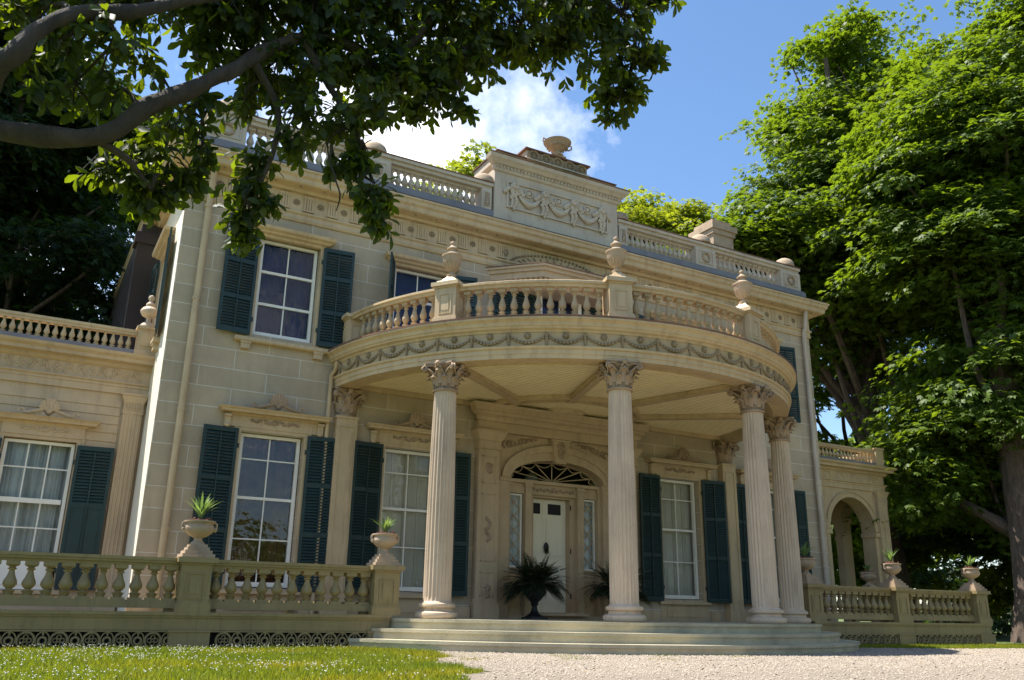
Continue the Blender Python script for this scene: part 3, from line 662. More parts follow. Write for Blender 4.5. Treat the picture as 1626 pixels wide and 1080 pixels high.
w = MB(); w.box(-.41, -.19, .352, .36, 2.2, 2.42); w.box(0, .32, .352, .36, 2.2, 2.42); link('door_light', w.mesh('door_light', 'dark', False), dr)
w = MB(); w.lathe([(.02, -.10), (.05, -.06), (.065, 0), (.05, .06), (.02, .10)], -.05, .33, 1.52, 10, 1, .4); ringx(w, -.05, .31, 1.44, .04, .012, 12); link('door_knocker', w.mesh('door_knocker', 'knock'), dr)
w = MB(); [w.box(.455, .475, .185, .2, z, z+.1) for z in (.5, 1.4, 2.3)]; w.box(.74, .77, .14, .17, 1.15, 1.30); link('hinge', w.mesh('hinge', 'knock', False), dr)
for s_ in (-1, 1):
    w = MB(); x0, x1 = (.74, 1.07) if s_ > 0 else (-1.07, -.74)
    w.box(x0, x0+.035, .17, .23, 1.08, 2.55); w.box(x1-.035, x1, .17, .23, 1.08, 2.55); w.box(x0+.035, x1-.035, .17, .23, 2.515, 2.55); w.box(x0+.035, x1-.035, .17, .23, 1.08, 1.115)
    sl = link('sidelight', w.mesh('sidelight', 'white', False), ds)
    w = MB(); xm = (x0+x1)/2
    for k in range(5):
        z = 1.12+k*.28; w.tube([(x0+.03, .2, z), (x1-.03, .2, z+.28)], .011, 5); w.tube([(x1-.03, .2, z), (x0+.03, .2, z+.28)], .011, 5)
    w2 = MB(); w2.add([(x0, .215, 1.08), (x1, .215, 1.08), (x1, .215, 2.55), (x0, .215, 2.55)], [(0, 1, 2, 3)]); link('pane', w2.mesh('pane', 'dimglass', False), sl)
    w2 = MB(); w2.box(x0-.02, x1+.02, .26, .28, 1.05, 2.56); link('curtain', w2.mesh('curtain', 'drape', False), sl)
    link('muntin', w.mesh('muntin', 'trim'), sl)
w = MB(); e = ell(1.12, .41, 2.84, 24); w.strip(e, ell(1.155, .435, 2.83, 24), .19, .23); w.box(-1.12, 1.12, .19, .23, 2.836, 2.86)
for a in (25, 48, 68, 90, 112, 132, 155): w.tube([(0, .2, 2.86), (1.12*cos(radians(a)), .2, 2.84+.41*sin(radians(a)))], .011, 5)
aa = [4, 25, 48, 68, 90, 112, 132, 155, 176]
for i in range(8):
    p = [(1.08*cos(radians(a))*(1-.10*s), .2, 2.84+.40*sin(radians(a))*(1-.22*s)) for a, s in [(aa[i]+(aa[i+1]-aa[i])*t/4, sin(pi*t/4)) for t in range(5)]]; w.tube(p, .009, 5)
fl = link('fanlight', w.mesh('fanlight', 'trim'), ds)
w = MB(); w.prism(ell(1.13, .42, 2.84, 24), .215, .218); link('pane', w.mesh('pane', 'dimglass', False), fl)
lan = empty('hanging_lantern', 'hall lantern hanging behind the half round fanlight over the front door', 'lantern', (-.1, .9, 2.7))
w = MB(); w.lathe([(.02, -.12), (.10, -.06), (.15, .05), (.15, .12), (.12, .18), (.05, .22), (.03, .3)], 0, 0, .2, 12); link('lantern_globe', w.mesh('lantern_globe', 'panel'), lan)
w = MB(); w.tube([(0, 0, .5), (0, 0, 1.1)], .012, 6); link('chain', w.mesh('chain', 'knock'), lan)
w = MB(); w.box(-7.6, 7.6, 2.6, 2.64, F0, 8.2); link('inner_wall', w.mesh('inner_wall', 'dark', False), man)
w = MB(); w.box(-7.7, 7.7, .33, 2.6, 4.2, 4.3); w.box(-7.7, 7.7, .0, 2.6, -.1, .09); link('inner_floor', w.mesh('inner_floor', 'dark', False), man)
w = MB(); w.box(-8.02, 8.02, -.06, -.0, .1, .40); 
w = MB()
for a, b in ((-8.03, -6.72), (-5.28, -5.05), (-4.4, -4.05), (-2.57, -1.98), (1.98, 2.57), (4.05, 4.3), (5.0, 5.28), (6.72, 8.03)): w = MB(); w.box(a, b, -.045, -.0, F0, .30); link('water_table', w.mesh('water_table', 'trim', False), man)
# ------------------------------------------------------------------ columns
def shaft_mesh(h, r0, r1, nf=22):
    vs = []; fs = []; m = nf*6; lv = [(0, 1.0), (.02, 1.0), (.3, .995), (.55, .97), (.8, .92), (.985, .87), (1, .87)]
    for t, q in lv:
        R = r0*q if t < 1 else r0*q; R = r0+(r1-r0)*(1-q)/(1-.87)
        for i in range(m):
            k = i % 6; d = [0, 0, .05, .085, .085, .05][k]
            if t in (0, .02, 1): d *= 0.0 if t in (0, 1) else 1
            a = 2*pi*(i-.5)/m; vs.append((R*(1-d)*cos(a), R*(1-d)*sin(a), h*t))
    for j in range(len(lv)-1):
        for i in range(m): i2 = (i+1) % m; fs.append((j*m+i, j*m+i2, (j+1)*m+i2, (j+1)*m+i))
    fs.append(tuple(range(m-1, -1, -1))); fs.append(tuple((len(lv)-1)*m+i for i in range(m)))
    return MB().add(vs, fs)
SHAFT = shaft_mesh(3.36, .222, .185).mesh('column', 'col', True, 20)
b = MB(); b.lathe([(.30, 0), (.325, .02), (.335, .055), (.325, .09), (.30, .105), (.255, .115), (.245, .15), (.262, .165), (.285, .175), (.29, .20), (.28, .225), (.245, .235), (.235, .25), (.225, .26)], 0, 0, 0, 36)
CBASE = b.mesh('column_base', 'col')
def leaf_strip(mb, a, r0, z0, h, wd, curl, cen=(0, 0)):
    pts = []; n = 6
    for i in range(n+1):
        t = i/n; rr = r0+.012+(.05*t**2+curl*max(0, t-.62)*1.9); z = z0+h*(t if t < .86 else .86-(t-.86)*1.1); ww = wd*(.55+.75*sin(pi*min(t*.9+.12, 1)))*(.5 if t == 1 else 1)
        pts.append((rr, z, ww))
    vs = []; fs = []
    for rr, z, ww in pts:
        for q, bulge in ((-1, -.012), (-.5, .008), (0, .016), (.5, .008), (1, -.012)):
            an = a+q*ww/rr; vs.append(((rr+bulge)*cos(an), (rr+bulge)*sin(an), z))
    for i in range(n):
        for q in range(4): fs.append((i*5+q, i*5+q+1, (i+1)*5+q+1, (i+1)*5+q))
    mb.add(vs, fs)
    mb.ball((pts[-2][0]*cos(a), pts[-2][0]*sin(a), pts[-2][1]+.004), .024, 6, 4)
def capital(h=.448, half=False):
    mb = MB(); r = .185
    mb.lathe([(r+.0, -.03), (r+.03, -.025), (r+.035, 0), (r+.0, .02), (r-.005, .05), (r-.0, h*.5), (r+.03, h*.78), (r+.09, h*.87)], 0, 0, 0, 24)
    for k in range(24): a = k*pi/12; mb.tube([((r+.01)*cos(a), (r+.01)*sin(a), .03), ((r+.012)*cos(a), (r+.012)*sin(a), .15)], .009, 4)
    for k in range(8): leaf_strip(mb, k*pi/4+pi/8, r, .05, h*.42, .060, .10)
    for k in range(8): leaf_strip(mb, k*pi/4, r+.01, .09, h*.62, .062, .13)
    for k in range(4):
        a = pi/4+k*pi/2
        for s_ in (-1, 1):
            pts = []
            for t in range(5): q = t/4; rr = r+.03+q*.13; an = a+s_*(.42*(1-q)+.06); pts.append((rr*cos(an), rr*sin(an), h*.5+q*h*.30))
            cx, cy = (r+.185)*cos(a+s_*.05), (r+.185)*sin(a+s_*.05)
            for t in range(9): an = 1.4-t*.85; q = .055*(1-t/11); pts.append((cx+q*cos(an)*cos(a)*1, cy+q*cos(an)*sin(a), h*.76+q*sin(an)))
            mb.tube(pts, [.012]*3+[.018]*len(pts[3:]), 6)
        mb.ball(((r+.18)*cos(a), (r+.18)*sin(a), h*.76), .036, 8, 6)
        a2 = k*pi/2                                   # face: inner helices and flower
        for s_ in (-1, 1):
            pts = [((r+.05+.04*q)*cos(a2+s_*(.33-.2*q)), (r+.05+.04*q)*sin(a2+s_*(.33-.2*q)), h*.55+h*.26*q) for q in (0, .4, .8, 1)]; mb.tube(pts, .014, 5)
            mb.ball(((r+.10)*cos(a2+s_*.13), (r+.10)*sin(a2+s_*.13), h*.80), .028, 7, 5)
        mb.ball(((r+.115)*cos(a2), (r+.115)*sin(a2), h*.92), .05, 9, 6); 
        for q in range(6): mb.ball(((r+.125)*cos(a2)-.04*cos(q)*sin(a2), (r+.125)*sin(a2)+.04*cos(q)*cos(a2), h*.92+.04*sin(q)), .02, 5, 4)
    poly = []                                         # concave abacus
    for k in range(4):
        a = pi/4+k*pi/2; c0 = .375
        for s_ in (-1, 1): poly.append((c0*cos(a+s_*.075), c0*sin(a+s_*.075)))
        for t in (.25, .5, .75): an = a+.075+t*(pi/2-.15); rr = .375*cos(pi/4)/max(cos(an-a-pi/4), .1)*(1-.0)-.045*sin(pi*t); poly.append((rr*cos(an), rr*sin(an)))
    for z0, z1, s in ((h*.86, h*.93, .93), (h*.935, h, 1.0)):
        slab(mb, [(x*s, y*s) for x, y in poly], z0, z1)
    return mb
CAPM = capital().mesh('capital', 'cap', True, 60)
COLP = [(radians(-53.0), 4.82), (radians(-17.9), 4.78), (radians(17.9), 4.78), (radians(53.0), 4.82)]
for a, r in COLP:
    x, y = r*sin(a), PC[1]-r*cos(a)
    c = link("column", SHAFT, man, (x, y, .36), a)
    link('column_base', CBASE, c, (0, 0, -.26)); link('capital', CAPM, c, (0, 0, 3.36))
for s_ in (-1, 1):                                    # matching pilasters on the wall
    x = s_*4.70; w = MB(); w.box(x-.20, x+.20, -.17, 0, F0, 3.60); w.box(x-.24, x+.24, -.21, -.001, F0, .32); w.box(x-.22, x+.22, -.19, -.0015, .32, .37)
    for p, q, r_, t in ((x-.14, x+.14, 3.44, 3.46), (x-.14, x+.14, .5, .52), (x-.14, x-.12, .52, 3.44), (x+.12, x+.14, .52, 3.44)): w.box(p, q, -.185, -.17, r_, t)
    w.box(x-.22, x+.22, -.19, 0, 3.60, 3.64)
    p_ = link('pilaster', w.mesh('pilaster', 'trim', False), man)
    link('capital', CAPM, p_, (x, -.03, 3.66), 0, (1.02, .75, 1.1))
# ------------------------------------------------------------------ portico entablature, ceiling, balcony balustrade
ZA = 4.17
def pr(lst): return lst
prof = [(4.64, ZA), (4.98, ZA), (4.985, ZA+.07), (5.0, ZA+.075), (5.0, ZA+.15), (5.03, ZA+.16), (5.04, ZA+.195), (4.99, ZA+.20), (4.99, ZA+.43), (5.01, ZA+.44), (5.02, ZA+.47), (5.07, ZA+.49), (5.08, ZA+.52), (5.10, ZA+.53), (5.11, ZA+.58), (5.15, ZA+.62), (5.17, ZA+.63), (5.17, ZA+.665), (4.4, ZA+.69), (4.4, ZA+.6), (4.64, ZA+.5)]
w = MB(); w.sweep(prof, 0, PC[1], radians(-93.2), radians(93.2), 96)
en = link('portico_entablature', w.mesh('portico_entablature', 'trim', True, 25), man)
w = MB(); w.sweep([(5.12, ZA+.667), (5.178, ZA+.66), (5.18, ZA+.69), (4.4, ZA+.70)], 0, PC[1], radians(-93.2), radians(93.2), 96); link('rusty_edge', w.mesh('rusty_edge', 'rust', True, 25), en)
w = MB(); w.sweep([(4.989, ZA+.20), (4.993, ZA+.20), (4.993, ZA+.43), (4.989, ZA+.43)], 0, PC[1], radians(-93), radians(93), 96); link('frieze_band', w.mesh('frieze_band', 'balp', True, 25), en)
w = MB(); NS = 25; da = pi/NS
if True:
    a0 = -da/2
    def cyl(a, z, dr=.015): return ((4.995+dr)*sin(a), -(4.995+dr)*cos(a), z)
    n = 11
    for i in range(n+1):
        t = i/n; z = ZA+.385-.13*(1-(2*t-1)**2); w.ball(cyl(a0+da*t, z), .026+.010*(1-abs(2*t-1)), 6, 4)
    for q, rr in ((.03, .042), (-.02, .034), (-.06, .03), (-.095, .024), (-.125, .018)): w.ball(cyl(a0, ZA+.355+q), rr, 6, 4)
    c = cyl(a0+da/2, ZA+.375); w.ball(c, .038, 7, 5)
    for q in range(8): an = q*pi/4; w.ball(cyl(a0+da/2+.045*cos(an)/5, ZA+.375+.045*sin(an), .01), .018, 5, 3)
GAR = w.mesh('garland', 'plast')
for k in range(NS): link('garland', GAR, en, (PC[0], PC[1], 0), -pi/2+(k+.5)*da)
# ceiling
w = MB(); NB = 72
vs = [(0, 0, 4.30)]+[(4.66*sin(a), min(0, PC[1]-4.66*cos(a)), 4.30) for a in [radians(-94)+radians(188)*i/NB for i in range(NB+1)]]
w.add(vs, [(0, i+1, i+2) for i in range(NB)])
CE = link('portico_ceiling', w.mesh('portico_ceiling', 'ceil', False), man)
w = MB()
for i in range(46):                                   # thin beads between the ceiling boards
    y = -.10*i-.05; hw = sqrt(max(0, 4.64**2-(y-PC[1])**2)); w.box(-hw, hw, y-.004, y+.004, 4.292, 4.301)
link('board_bead', w.mesh('board_bead', 'ceil', False), CE)
w = MB()
for a in (-53, -17.9, 17.9, 53):
    a = radians(a); t = MB(); t.box(-.10, .10, -4.66, -1.72, 4.225, 4.29); t.box(-.07, .07, -4.66, -1.72, 4.20, 4.225); w.merge(t.xf((0, .3, 0), a))
for r in (1.72, 1.45): w.sweep([(r-.05, 4.295), (r-.05, 4.22), (r, 4.20), (r+.05, 4.22), (r+.05, 4.295)], 0, 0, radians(-90), radians(90), 48)
w.sweep([(.48, 4.295), (.48, 4.22), (.56, 4.2), (.62, 4.295)], 0, 0, radians(-90), radians(90), 32)
w.box(-4.66, 4.66, -.10, 0, 4.2, 4.295); w.sweep([(4.50, 4.295), (4.66, 4.15), (4.66, 4.295)], 0, PC[1], radians(-90), radians(90), 80)
for a in range(9):
    an = radians(-80+20*a); t = MB(); t.box(-.02, .02, -.46, -.12, 4.25, 4.295); w.merge(t.xf((0, 0, 0), an))
link('ceiling_beam', w.mesh('ceiling_beam', 'trim', True, 25), CE)
# balcony balustrade
BZ = ZA+.70
w = MB(); w.sweep([(4.60, BZ-.01), (4.92, BZ-.01), (4.92, BZ+.07), (4.60, BZ+.07)], 0, PC[1], radians(-92), radians(92), 90)
bb = link('balcony_balustrade', w.mesh('balcony_balustrade', 'trim', True, 25), man)
w = MB(); w.sweep([(4.66, BZ+.60), (4.86, BZ+.60), (4.87, BZ+.64), (4.90, BZ+.66), (4.90, BZ+.70), (4.86, BZ+.72), (4.64, BZ+.72), (4.62, BZ+.70), (4.62, BZ+.66)], 0, PC[1], radians(-92), radians(92), 90)
link('rail', w.mesh('rail', 'trim', True, 25), bb)
BB = baluster(.53, .065, 'balcony_baluster', 'balp')
def pedestal_mesh(name, hw, h, mat, cap=True, steps=True):
    mb = MB(); mb.box(-hw, hw, -hw, hw, 0, h); mb.box(-hw-.03, hw+.03, -hw-.03, hw+.03, 0, .11); mb.box(-hw-.015, hw+.015, -hw-.015, hw+.015, .11, .14)
    for sg in (0, 1, 2, 3):
        t = MB()
        for a, b, c, d in ((-hw*.62, hw*.62, h*.80, h*.82), (-hw*.62, hw*.62, h*.28, h*.30), (-hw*.62, -hw*.52, h*.30, h*.80), (hw*.52, hw*.62, h*.30, h*.80)): t.box(a, b, -hw-.014, -hw, c, d)
        t.box(-hw*.35, hw*.35, -hw-.008, -hw, h*.38, h*.72)
        mb.merge(t.xf((0, 0, 0), sg*pi/2))
    mb.box(-hw-.02, hw+.02, -hw-.02, hw+.02, h, h+.03); mb.box(-hw-.06, hw+.06, -hw-.06, hw+.06, h+.03, h+.10)
    if steps: mb.frus(0, 0, h+.10, h+.15, hw+.01, hw-.02); mb.frus(0, 0, h+.15, h+.22, hw-.05, hw-.10); mb.frus(0, 0, h+.22, h+.27, .09, .06)
    return mb.mesh(name, mat, False)
PED = pedestal_mesh('pedestal', .20, .66, 'trim'); PEDP = pedestal_mesh('pedestal', .17, .60, 'trim', steps=False)
mb = MB(); mb.lathe([(.08, 0), (.085, .03), (.04, .06), (.035, .09), (.06, .11), (.11, .17), (.145, .25), (.165, .33), (.17, .36), (.185, .37), (.185, .39), (.13, .42), (.08, .45), (.07, .50), (.10, .515), (.10, .53), (.06, .56), (.035, .59), (.03, .61), (.045, .63), (.04, .66), (.01, .68)], 0, 0, 0, 22)
for k in range(14): a = k*pi/7; mb.tube([(.065*cos(a), .065*sin(a), .115), (.115*cos(a), .115*sin(a), .17), (.15*cos(a), .15*sin(a), .25)], .011, 5)
FIN = mb.mesh('urn_finial', 'stone')
RB = 4.76
for a, on in ((-53, 1), (-17.9, 1), (17.9, 1)):
    A = radians(a); p = link('pedestal', PED, bb, (RB*sin(A), PC[1]-RB*cos(A), BZ), A); link('urn_finial', FIN, p, (0, 0, .93))
for s_ in (-1, 1): link('pedestal', PEDP, bb, (s_*4.72, -.18, BZ), 0)
def arcbal(a0, a1):
    n = int(round((a1-a0)*RB/.205))
    for k in range(n): A = a0+(a1-a0)*(k+.5)/n; link('baluster', BB, bb, (RB*sin(A), PC[1]-RB*cos(A), BZ+.07), A)
arcbal(radians(-80), radians(-56)); arcbal(radians(-50.2), radians(-20.6)); arcbal(radians(-15.2), radians(15.2)); arcbal(radians(20.6), radians(81))
w = MB(); w.add([(0, .2, BZ-.02)]+[(4.62*sin(a), PC[1]-4.62*cos(a), BZ-.02) for a in [radians(-94)+radians(188)*i/40 for i in range(41)]], [(0, i+2, i+1) for i in range(40)]); link('balcony_deck', w.mesh('balcony_deck', 'flash', False), en)

# ------------------------------------------------------------------ wings
WB = baluster(.42, .05, 'wing_baluster', 'trim'); 
def entab(mb, x0, x1, y, z, ret=True):
    mb.cornx(x0, x1, [(0, z), (.04, z), (.04, z+.12), (.055, z+.125), (.055, z+.17), (.09, z+.19), (.09, z+.21), (.03, z+.22), (.03, z+.46), (.06, z+.47), (.10, z+.50), (.10, z+.54), (.24, z+.56), (.25, z+.62), (.31, z+.66), (.33, z+.71), (0, z+.74)], y, ret)
def frieze_orn(mb, x0, x1, y, z, right=True):
    n = max(3, int((x1-x0)/.52)); d = (x1-x0)/n
    for k in range(n):
        c = x0+d*(k+.5)
        for q in range(4): a = q*pi/2; mb.ball((c+.04*cos(a), y, z+.05*sin(a)), .034, 6, 4, (1, .4, 1))
        for s_ in (-1, 1):
            pts = [(c+s_*(.10+.16*t), y, z+.07*sin(t*6.0+k)) for t in [i/6 for i in range(7)]]; mb.tube(pts, [.012, .018, .022, .018, .022, .016, .01], 5)
            for t in (.3, .6): mb.tube([(c+s_*(.10+.16*t), y, z), (c+s_*(.13+.16*t), y, z+.08), (c+s_*(.09+.16*t), y, z+.10)], [.016, .016, .01], 5)
def wing_top(par, x0, x1, y, z, yb, sign):
    w = MB(); w.box(x0, x1, y-.12, y+.10, z, z+.09); xs = x0 if sign < 0 else x1
    w.box(xs-.11, xs+.11, y+.1, yb, z, z+.09)
    b_ = link('roof_balustrade', w.mesh('roof_balustrade', 'flash', False), par)
    w = MB(); w.box(x0, x1, y-.07, y+.07, z+.38, z+.43); w.box(x0, x1, y-.09, y+.09, z+.43, z+.48); w.box(xs-.09, xs+.09, y+.09, yb, z+.38, z+.48); link('rail', w.mesh('rail', 'trim', False), b_)
    return b_
# left wing (enclosed)
YL = 1.5
w = MB(); wallgrid(w, [-12.25, -8], [G0-.2, 4.0], [(-9.6-.56, -9.6+.56, .44, 2.94)], YL, .3)
w.add([(-12.25, YL, G0-.2), (-12.25, YL, 4.0), (-12.25, 6, 4.0), (-12.25, 6, G0-.2)], [(0, 1, 2, 3)]); w.add([(-12.25, 6, G0-.2), (-8, 6, G0-.2), (-8, 6, 4.6), (-12.25, 6, 4.6)], [(0, 3, 2, 1)])
lw = link('wing_wall', w.mesh('wing_wall', 'wood', False), man)
w = MB()
for k in range(21):                                   # board courses, stopping at the window
    z = .45+k*.16
    for a, b in ((-12.25, -10.3), (-8.95, -8.42)) if z < 3.1 else ((-12.25, -8.42),): w.add([(a, YL-.002, z), (b, YL-.002, z), (b, YL-.018, z), (a, YL-.018, z), (a, YL-.002, z+.15), (b, YL-.002, z+.15)], [(0, 3, 2, 1), (3, 4, 5, 2)])
link('boarding', w.mesh('boarding', 'wood', False), lw)
w = MB(); entab(w, -12.25, -8.02, YL, 3.90); w.box(-12.25, -8.02, YL, 6.1, 4.50, 4.63); link('wing_entablature', w.mesh('wing_entablature', 'wood', False), lw)
w = MB(); frieze_orn(w, -12.1, -8.15, YL-.035, 4.24); link('frieze_relief', w.mesh('frieze_relief', 'wood'), lw)
def wing_pil(mb, x, y, hw=.16, zt=3.80):
    mb.box(x-hw, x+hw, y-.10, y, F0, zt-.30)
    for k in range(5): c = x-hw+.035+k*(2*hw-.07)/4; mb.tube([(c, y-.10, .45), (c, y-.10, zt-.36)], .014, 6)
    mb.box(x-hw-.02, x+hw+.02, y-.12, y-.001, F0, .4); mb.box(x-hw-.015, x+hw+.015, y-.115, y, zt-.36, zt-.33); mb.box(x-hw-.01, x+hw+.01, y-.11, y-.001, zt-.33, zt-.16)
    mb.frus(x, y-.05, zt-.16, zt-.03, hw+.01, hw+.06, .07, .10); mb.box(x-hw-.07, x+hw+.07, y-.17, y, zt-.03, zt)
    for k in range(7): c = x-hw+.02+k*(2*hw-.04)/6; mb.tube([(c, y-.115, zt-.31), (c, y-.12, zt-.18)], .012, 5)
    for k in range(3): mb.ball((x-.09+.09*k, y-.12, zt-.24), .022, 6, 4)
w = MB(); wing_pil(w, -8.22, YL, .16, 3.90); link('wing_pilaster', w.mesh('wing_pilaster', 'wood'), lw); w = MB(); wing_pil(w, -12.0, YL, .16, 3.90); link('wing_pilaster', w.mesh('wing_pilaster', 'wood'), lw)
mw = MB(); sash(mw, -.545, .545, .95, 2.92, 3, [2.46, 1.45], [], fr=.055, y=.12); mw.box(-.47, .47, .07, .15, 1.86, 1.94); mw.box(-.50, .50, .06, .15, .45, .95); mw.box(-.42, .42, .045, .06, .52, .88)
wn = link('window', mw.mesh('window', 'white', False), man, (-9.6, YL, 0))
mw = MB(); casing(mw, -.56, .56, .44, 2.94, 0, .10); mw.box(-.62, .66, -.05, 0, 3.0, 3.21); mw.cornx(-.60, .64, [(0, 3.18), (.05, 3.19), (.07, 3.22), (.18, 3.23), (.20, 3.27), (.24, 3.31), (0, 3.32)], 0); mw.box(-.66, .66, -.08, 0, .38, .44)
link('window_surround', mw.mesh('window_surround', 'wood', False), wn)
mw = MB(); crest(mw, .04, -.14, 3.315, .46, .3); scrollrow(mw, .04, -.055, 3.11, .42, .05); link('window_ornament', mw.mesh('window_ornament', 'wood'), wn)
link('pane', pane_mesh(-.5, .5, .95, 2.92, .13), wn); link('curtain', curt(-.56, .56, .9, 2.95, .26, 'drape', amp=.035, per=.10), wn)
link('shutter', SHW, wn, (.58, -.04, 0), radians(-4)); link('shutter', SHW, wn, (-.58, -.04, 0), radians(4), (-1, 1, 1))
b_ = wing_top(man, -12.25, -8.35, YL-.05, 4.63, 5.9, -1)
w = MB(); w.box(-8.37, -8.06, .82, 1.08, 4.62, 5.03); w.box(-8.40, -8.03, .79, 1.11, 4.53, 4.62); w.box(-8.32, -8.11, .80, .82, 4.70, 4.96); w.box(-8.40, -8.03, .79, 1.11, 5.03, 5.08); w.xf((.03, .5, .11))
pdw = link('pedestal', w.mesh('pedestal', 'trim', False), b_)
w = MB(); w.lathe([(.15, 0), (.15, .04), (.11, .09), (.05, .12), (.045, .19), (.05, .21), (.13, .25), (.165, .31), (.165, .35), (.13, .40), (.07, .43), (.085, .46), (.08, .49), (.04, .53), (.03, .55), (.055, .58), (.06, .61), (.045, .65), (.01, .67)], -8.185, 1.45, 5.19, 20); link('urn_finial', w.mesh('urn_finial', 'col'), pdw)
for k in range(25): link('baluster', WB, b_, (-8.47-.135*k, YL-.05, 4.70), 0, (1, 1, .9))
# right wing (open loggia): front, side and back arcades
def arcade(x0, x1, z0, z1, xc, r, zs, y0, y1):
    mb = MB(); n = 20
    mb.box(x0, xc-r, y0, y1, z0, zs); mb.box(xc+r, x1, y0, y1, z0, zs)
    inner = [(xc+r*cos(pi*i/n), zs+r*sin(pi*i/n)) for i in range(n+1)]
    outer = []
    for i in range(n+1):
        c, s = cos(pi*i/n), sin(pi*i/n); W_ = (x1-xc) if c > 0 else (xc-x0); H = z1-zs
        k = min(W_/abs(c) if abs(c) > 1e-6 else 1e9, H/s if s > 1e-6 else 1e9); outer.append((xc+k*c, zs+k*s))
    # add the exact corners
    I = []; O = []
    for i in range(n+1):
        I.append(inner[i]); O.append(outer[i])
        if i < n:
            for cx in (x1, x0):
                a = atan2(z1-zs, cx-xc); ai = pi*i/n; aj = pi*(i+1)/n
                if ai < a < aj: I.append((xc+r*cos(a), zs+r*sin(a))); O.append((cx, z1))
    mb.strip(I, O, y0, y1)
    arch = [(xc+(r+.17)*cos(pi*i/n), zs+(r+.17)*sin(pi*i/n)) for i in range(n+1)]
    mb.strip(inner, arch, y0-.04, y0); mb.strip([(xc+(r+.13)*cos(pi*i/n), zs+(r+.13)*sin(pi*i/n)) for i in range(n+1)], arch, y0-.07, y0-.04)
    for s_ in (-1, 1): mb.box(min(xc+s_*(r-.03), xc+s_*(r+.20)), max(xc+s_*(r-.03), xc+s_*(r+.20)), y0-.06, y1+.02, zs-.14, zs-.02)
    return mb
RT = 3.78; XE = 12.28
w = arcade(8.0, XE, F0, RT, 10.80, .92, 2.58, 1.5, 1.95)
rw = link('loggia_front', w.mesh('loggia_front', 'trim', False), man)
t = arcade(1.951, 2.87, F0, RT, 2.42, .37, 3.1, 0, .4); w = MB(); w.add([(XE-y, x, z) for x, y, z in t.v], t.f); t = arcade(2.8701, 5.6, F0, RT, 3.98, .95, 2.58, 0, .4); w.add([(XE-y, x, z) for x, y, z in t.v], t.f); link('loggia_side', w.mesh('loggia_side', 'trim', False), man)
w = arcade(8.0, XE, F0, RT, 10.80, .92, 2.58, 5.6, 6.0); link('loggia_back', w.mesh('loggia_back', 'trim', False), man)
w = MB(); entab(w, 8.0, XE, 1.5, RT-.04); w.box(8, XE+.02, 1.52, 6.1, RT+.001, RT+.66); w.box(8, XE+.3, 1.22, 6.3, RT+.665, RT+.68)
t = MB(); entab(t, 1.5, 6.1, 0, RT-.04, False); w.add([(XE-y, x, z) for x, y, z in t.v], t.f)
link('wing_entablature', w.mesh('wing_entablature', 'trim', False), man)
w = MB(); frieze_orn(w, 8.3, XE-.15, 1.465, RT+.30); link('frieze_relief', w.mesh('frieze_relief', 'trim'), man)
for x_, h_ in ((XE-.22, .2), (9.55, .12)): w = MB(); wing_pil(w, x_, 1.5, h_, RT-.04); link('wing_pilaster', w.mesh('wing_pilaster', 'trim'), man)
b_ = wing_top(man, 8.1, XE-.15, 1.45, RT+.685, 6.0, 1)
w = MB(); w.box(XE-.40, XE-.07, 1.30, 1.62, RT+.68, RT+1.18); w.box(XE-.43, XE-.04, 1.27, 1.65, RT+1.18, RT+1.23); link('pedestal', w.mesh('pedestal', 'trim', False), b_)
for k in range(25): link('baluster', WB, b_, (8.2+.148*k, 1.45, RT+.755), 0, (1, 1, .85))
for k in range(22): link('baluster', WB, b_, (XE-.15, 1.8+.19*k, RT+.755), 0, (1, 1, .85))

# ------------------------------------------------------------------ terraces, steps
TBL = baluster(.50, .085, 'terrace_baluster', 'olive')
def lattice(mb, x0, x1, y, z0, z1):
    h = z1-z0; per = .375; n = max(1, int(round((x1-x0)/per))); per = (x1-x0)/n; zc = (z0+z1)/2-.01
    mb.box(x0, x1, y-.012, y+.012, z1-.02, z1)
    for k in range(n):
        c = x0+per*(k+.5)
        ringx(mb, c, y, zc-.01, .098, .017, 18, 5); ringx(mb, c+per/2, y, zc-.015, .045, .017, 12, 5); ringx(mb, c+per/2, y, zc-.0, .078, .010, 14, 5, 1.2)
        for a in range(4): an = a*pi/2; ringx(mb, c+.042*cos(an), y, zc-.01+.042*sin(an), .026, .009, 8, 4)
        mb.tube([(c-.05, y, zc+.10), (c, y, zc+.08), (c+.05, y, zc+.10)], .012, 5); mb.tube([(c+per/2, y, zc+.05), (c+per/2, y, z1)], .014, 5)
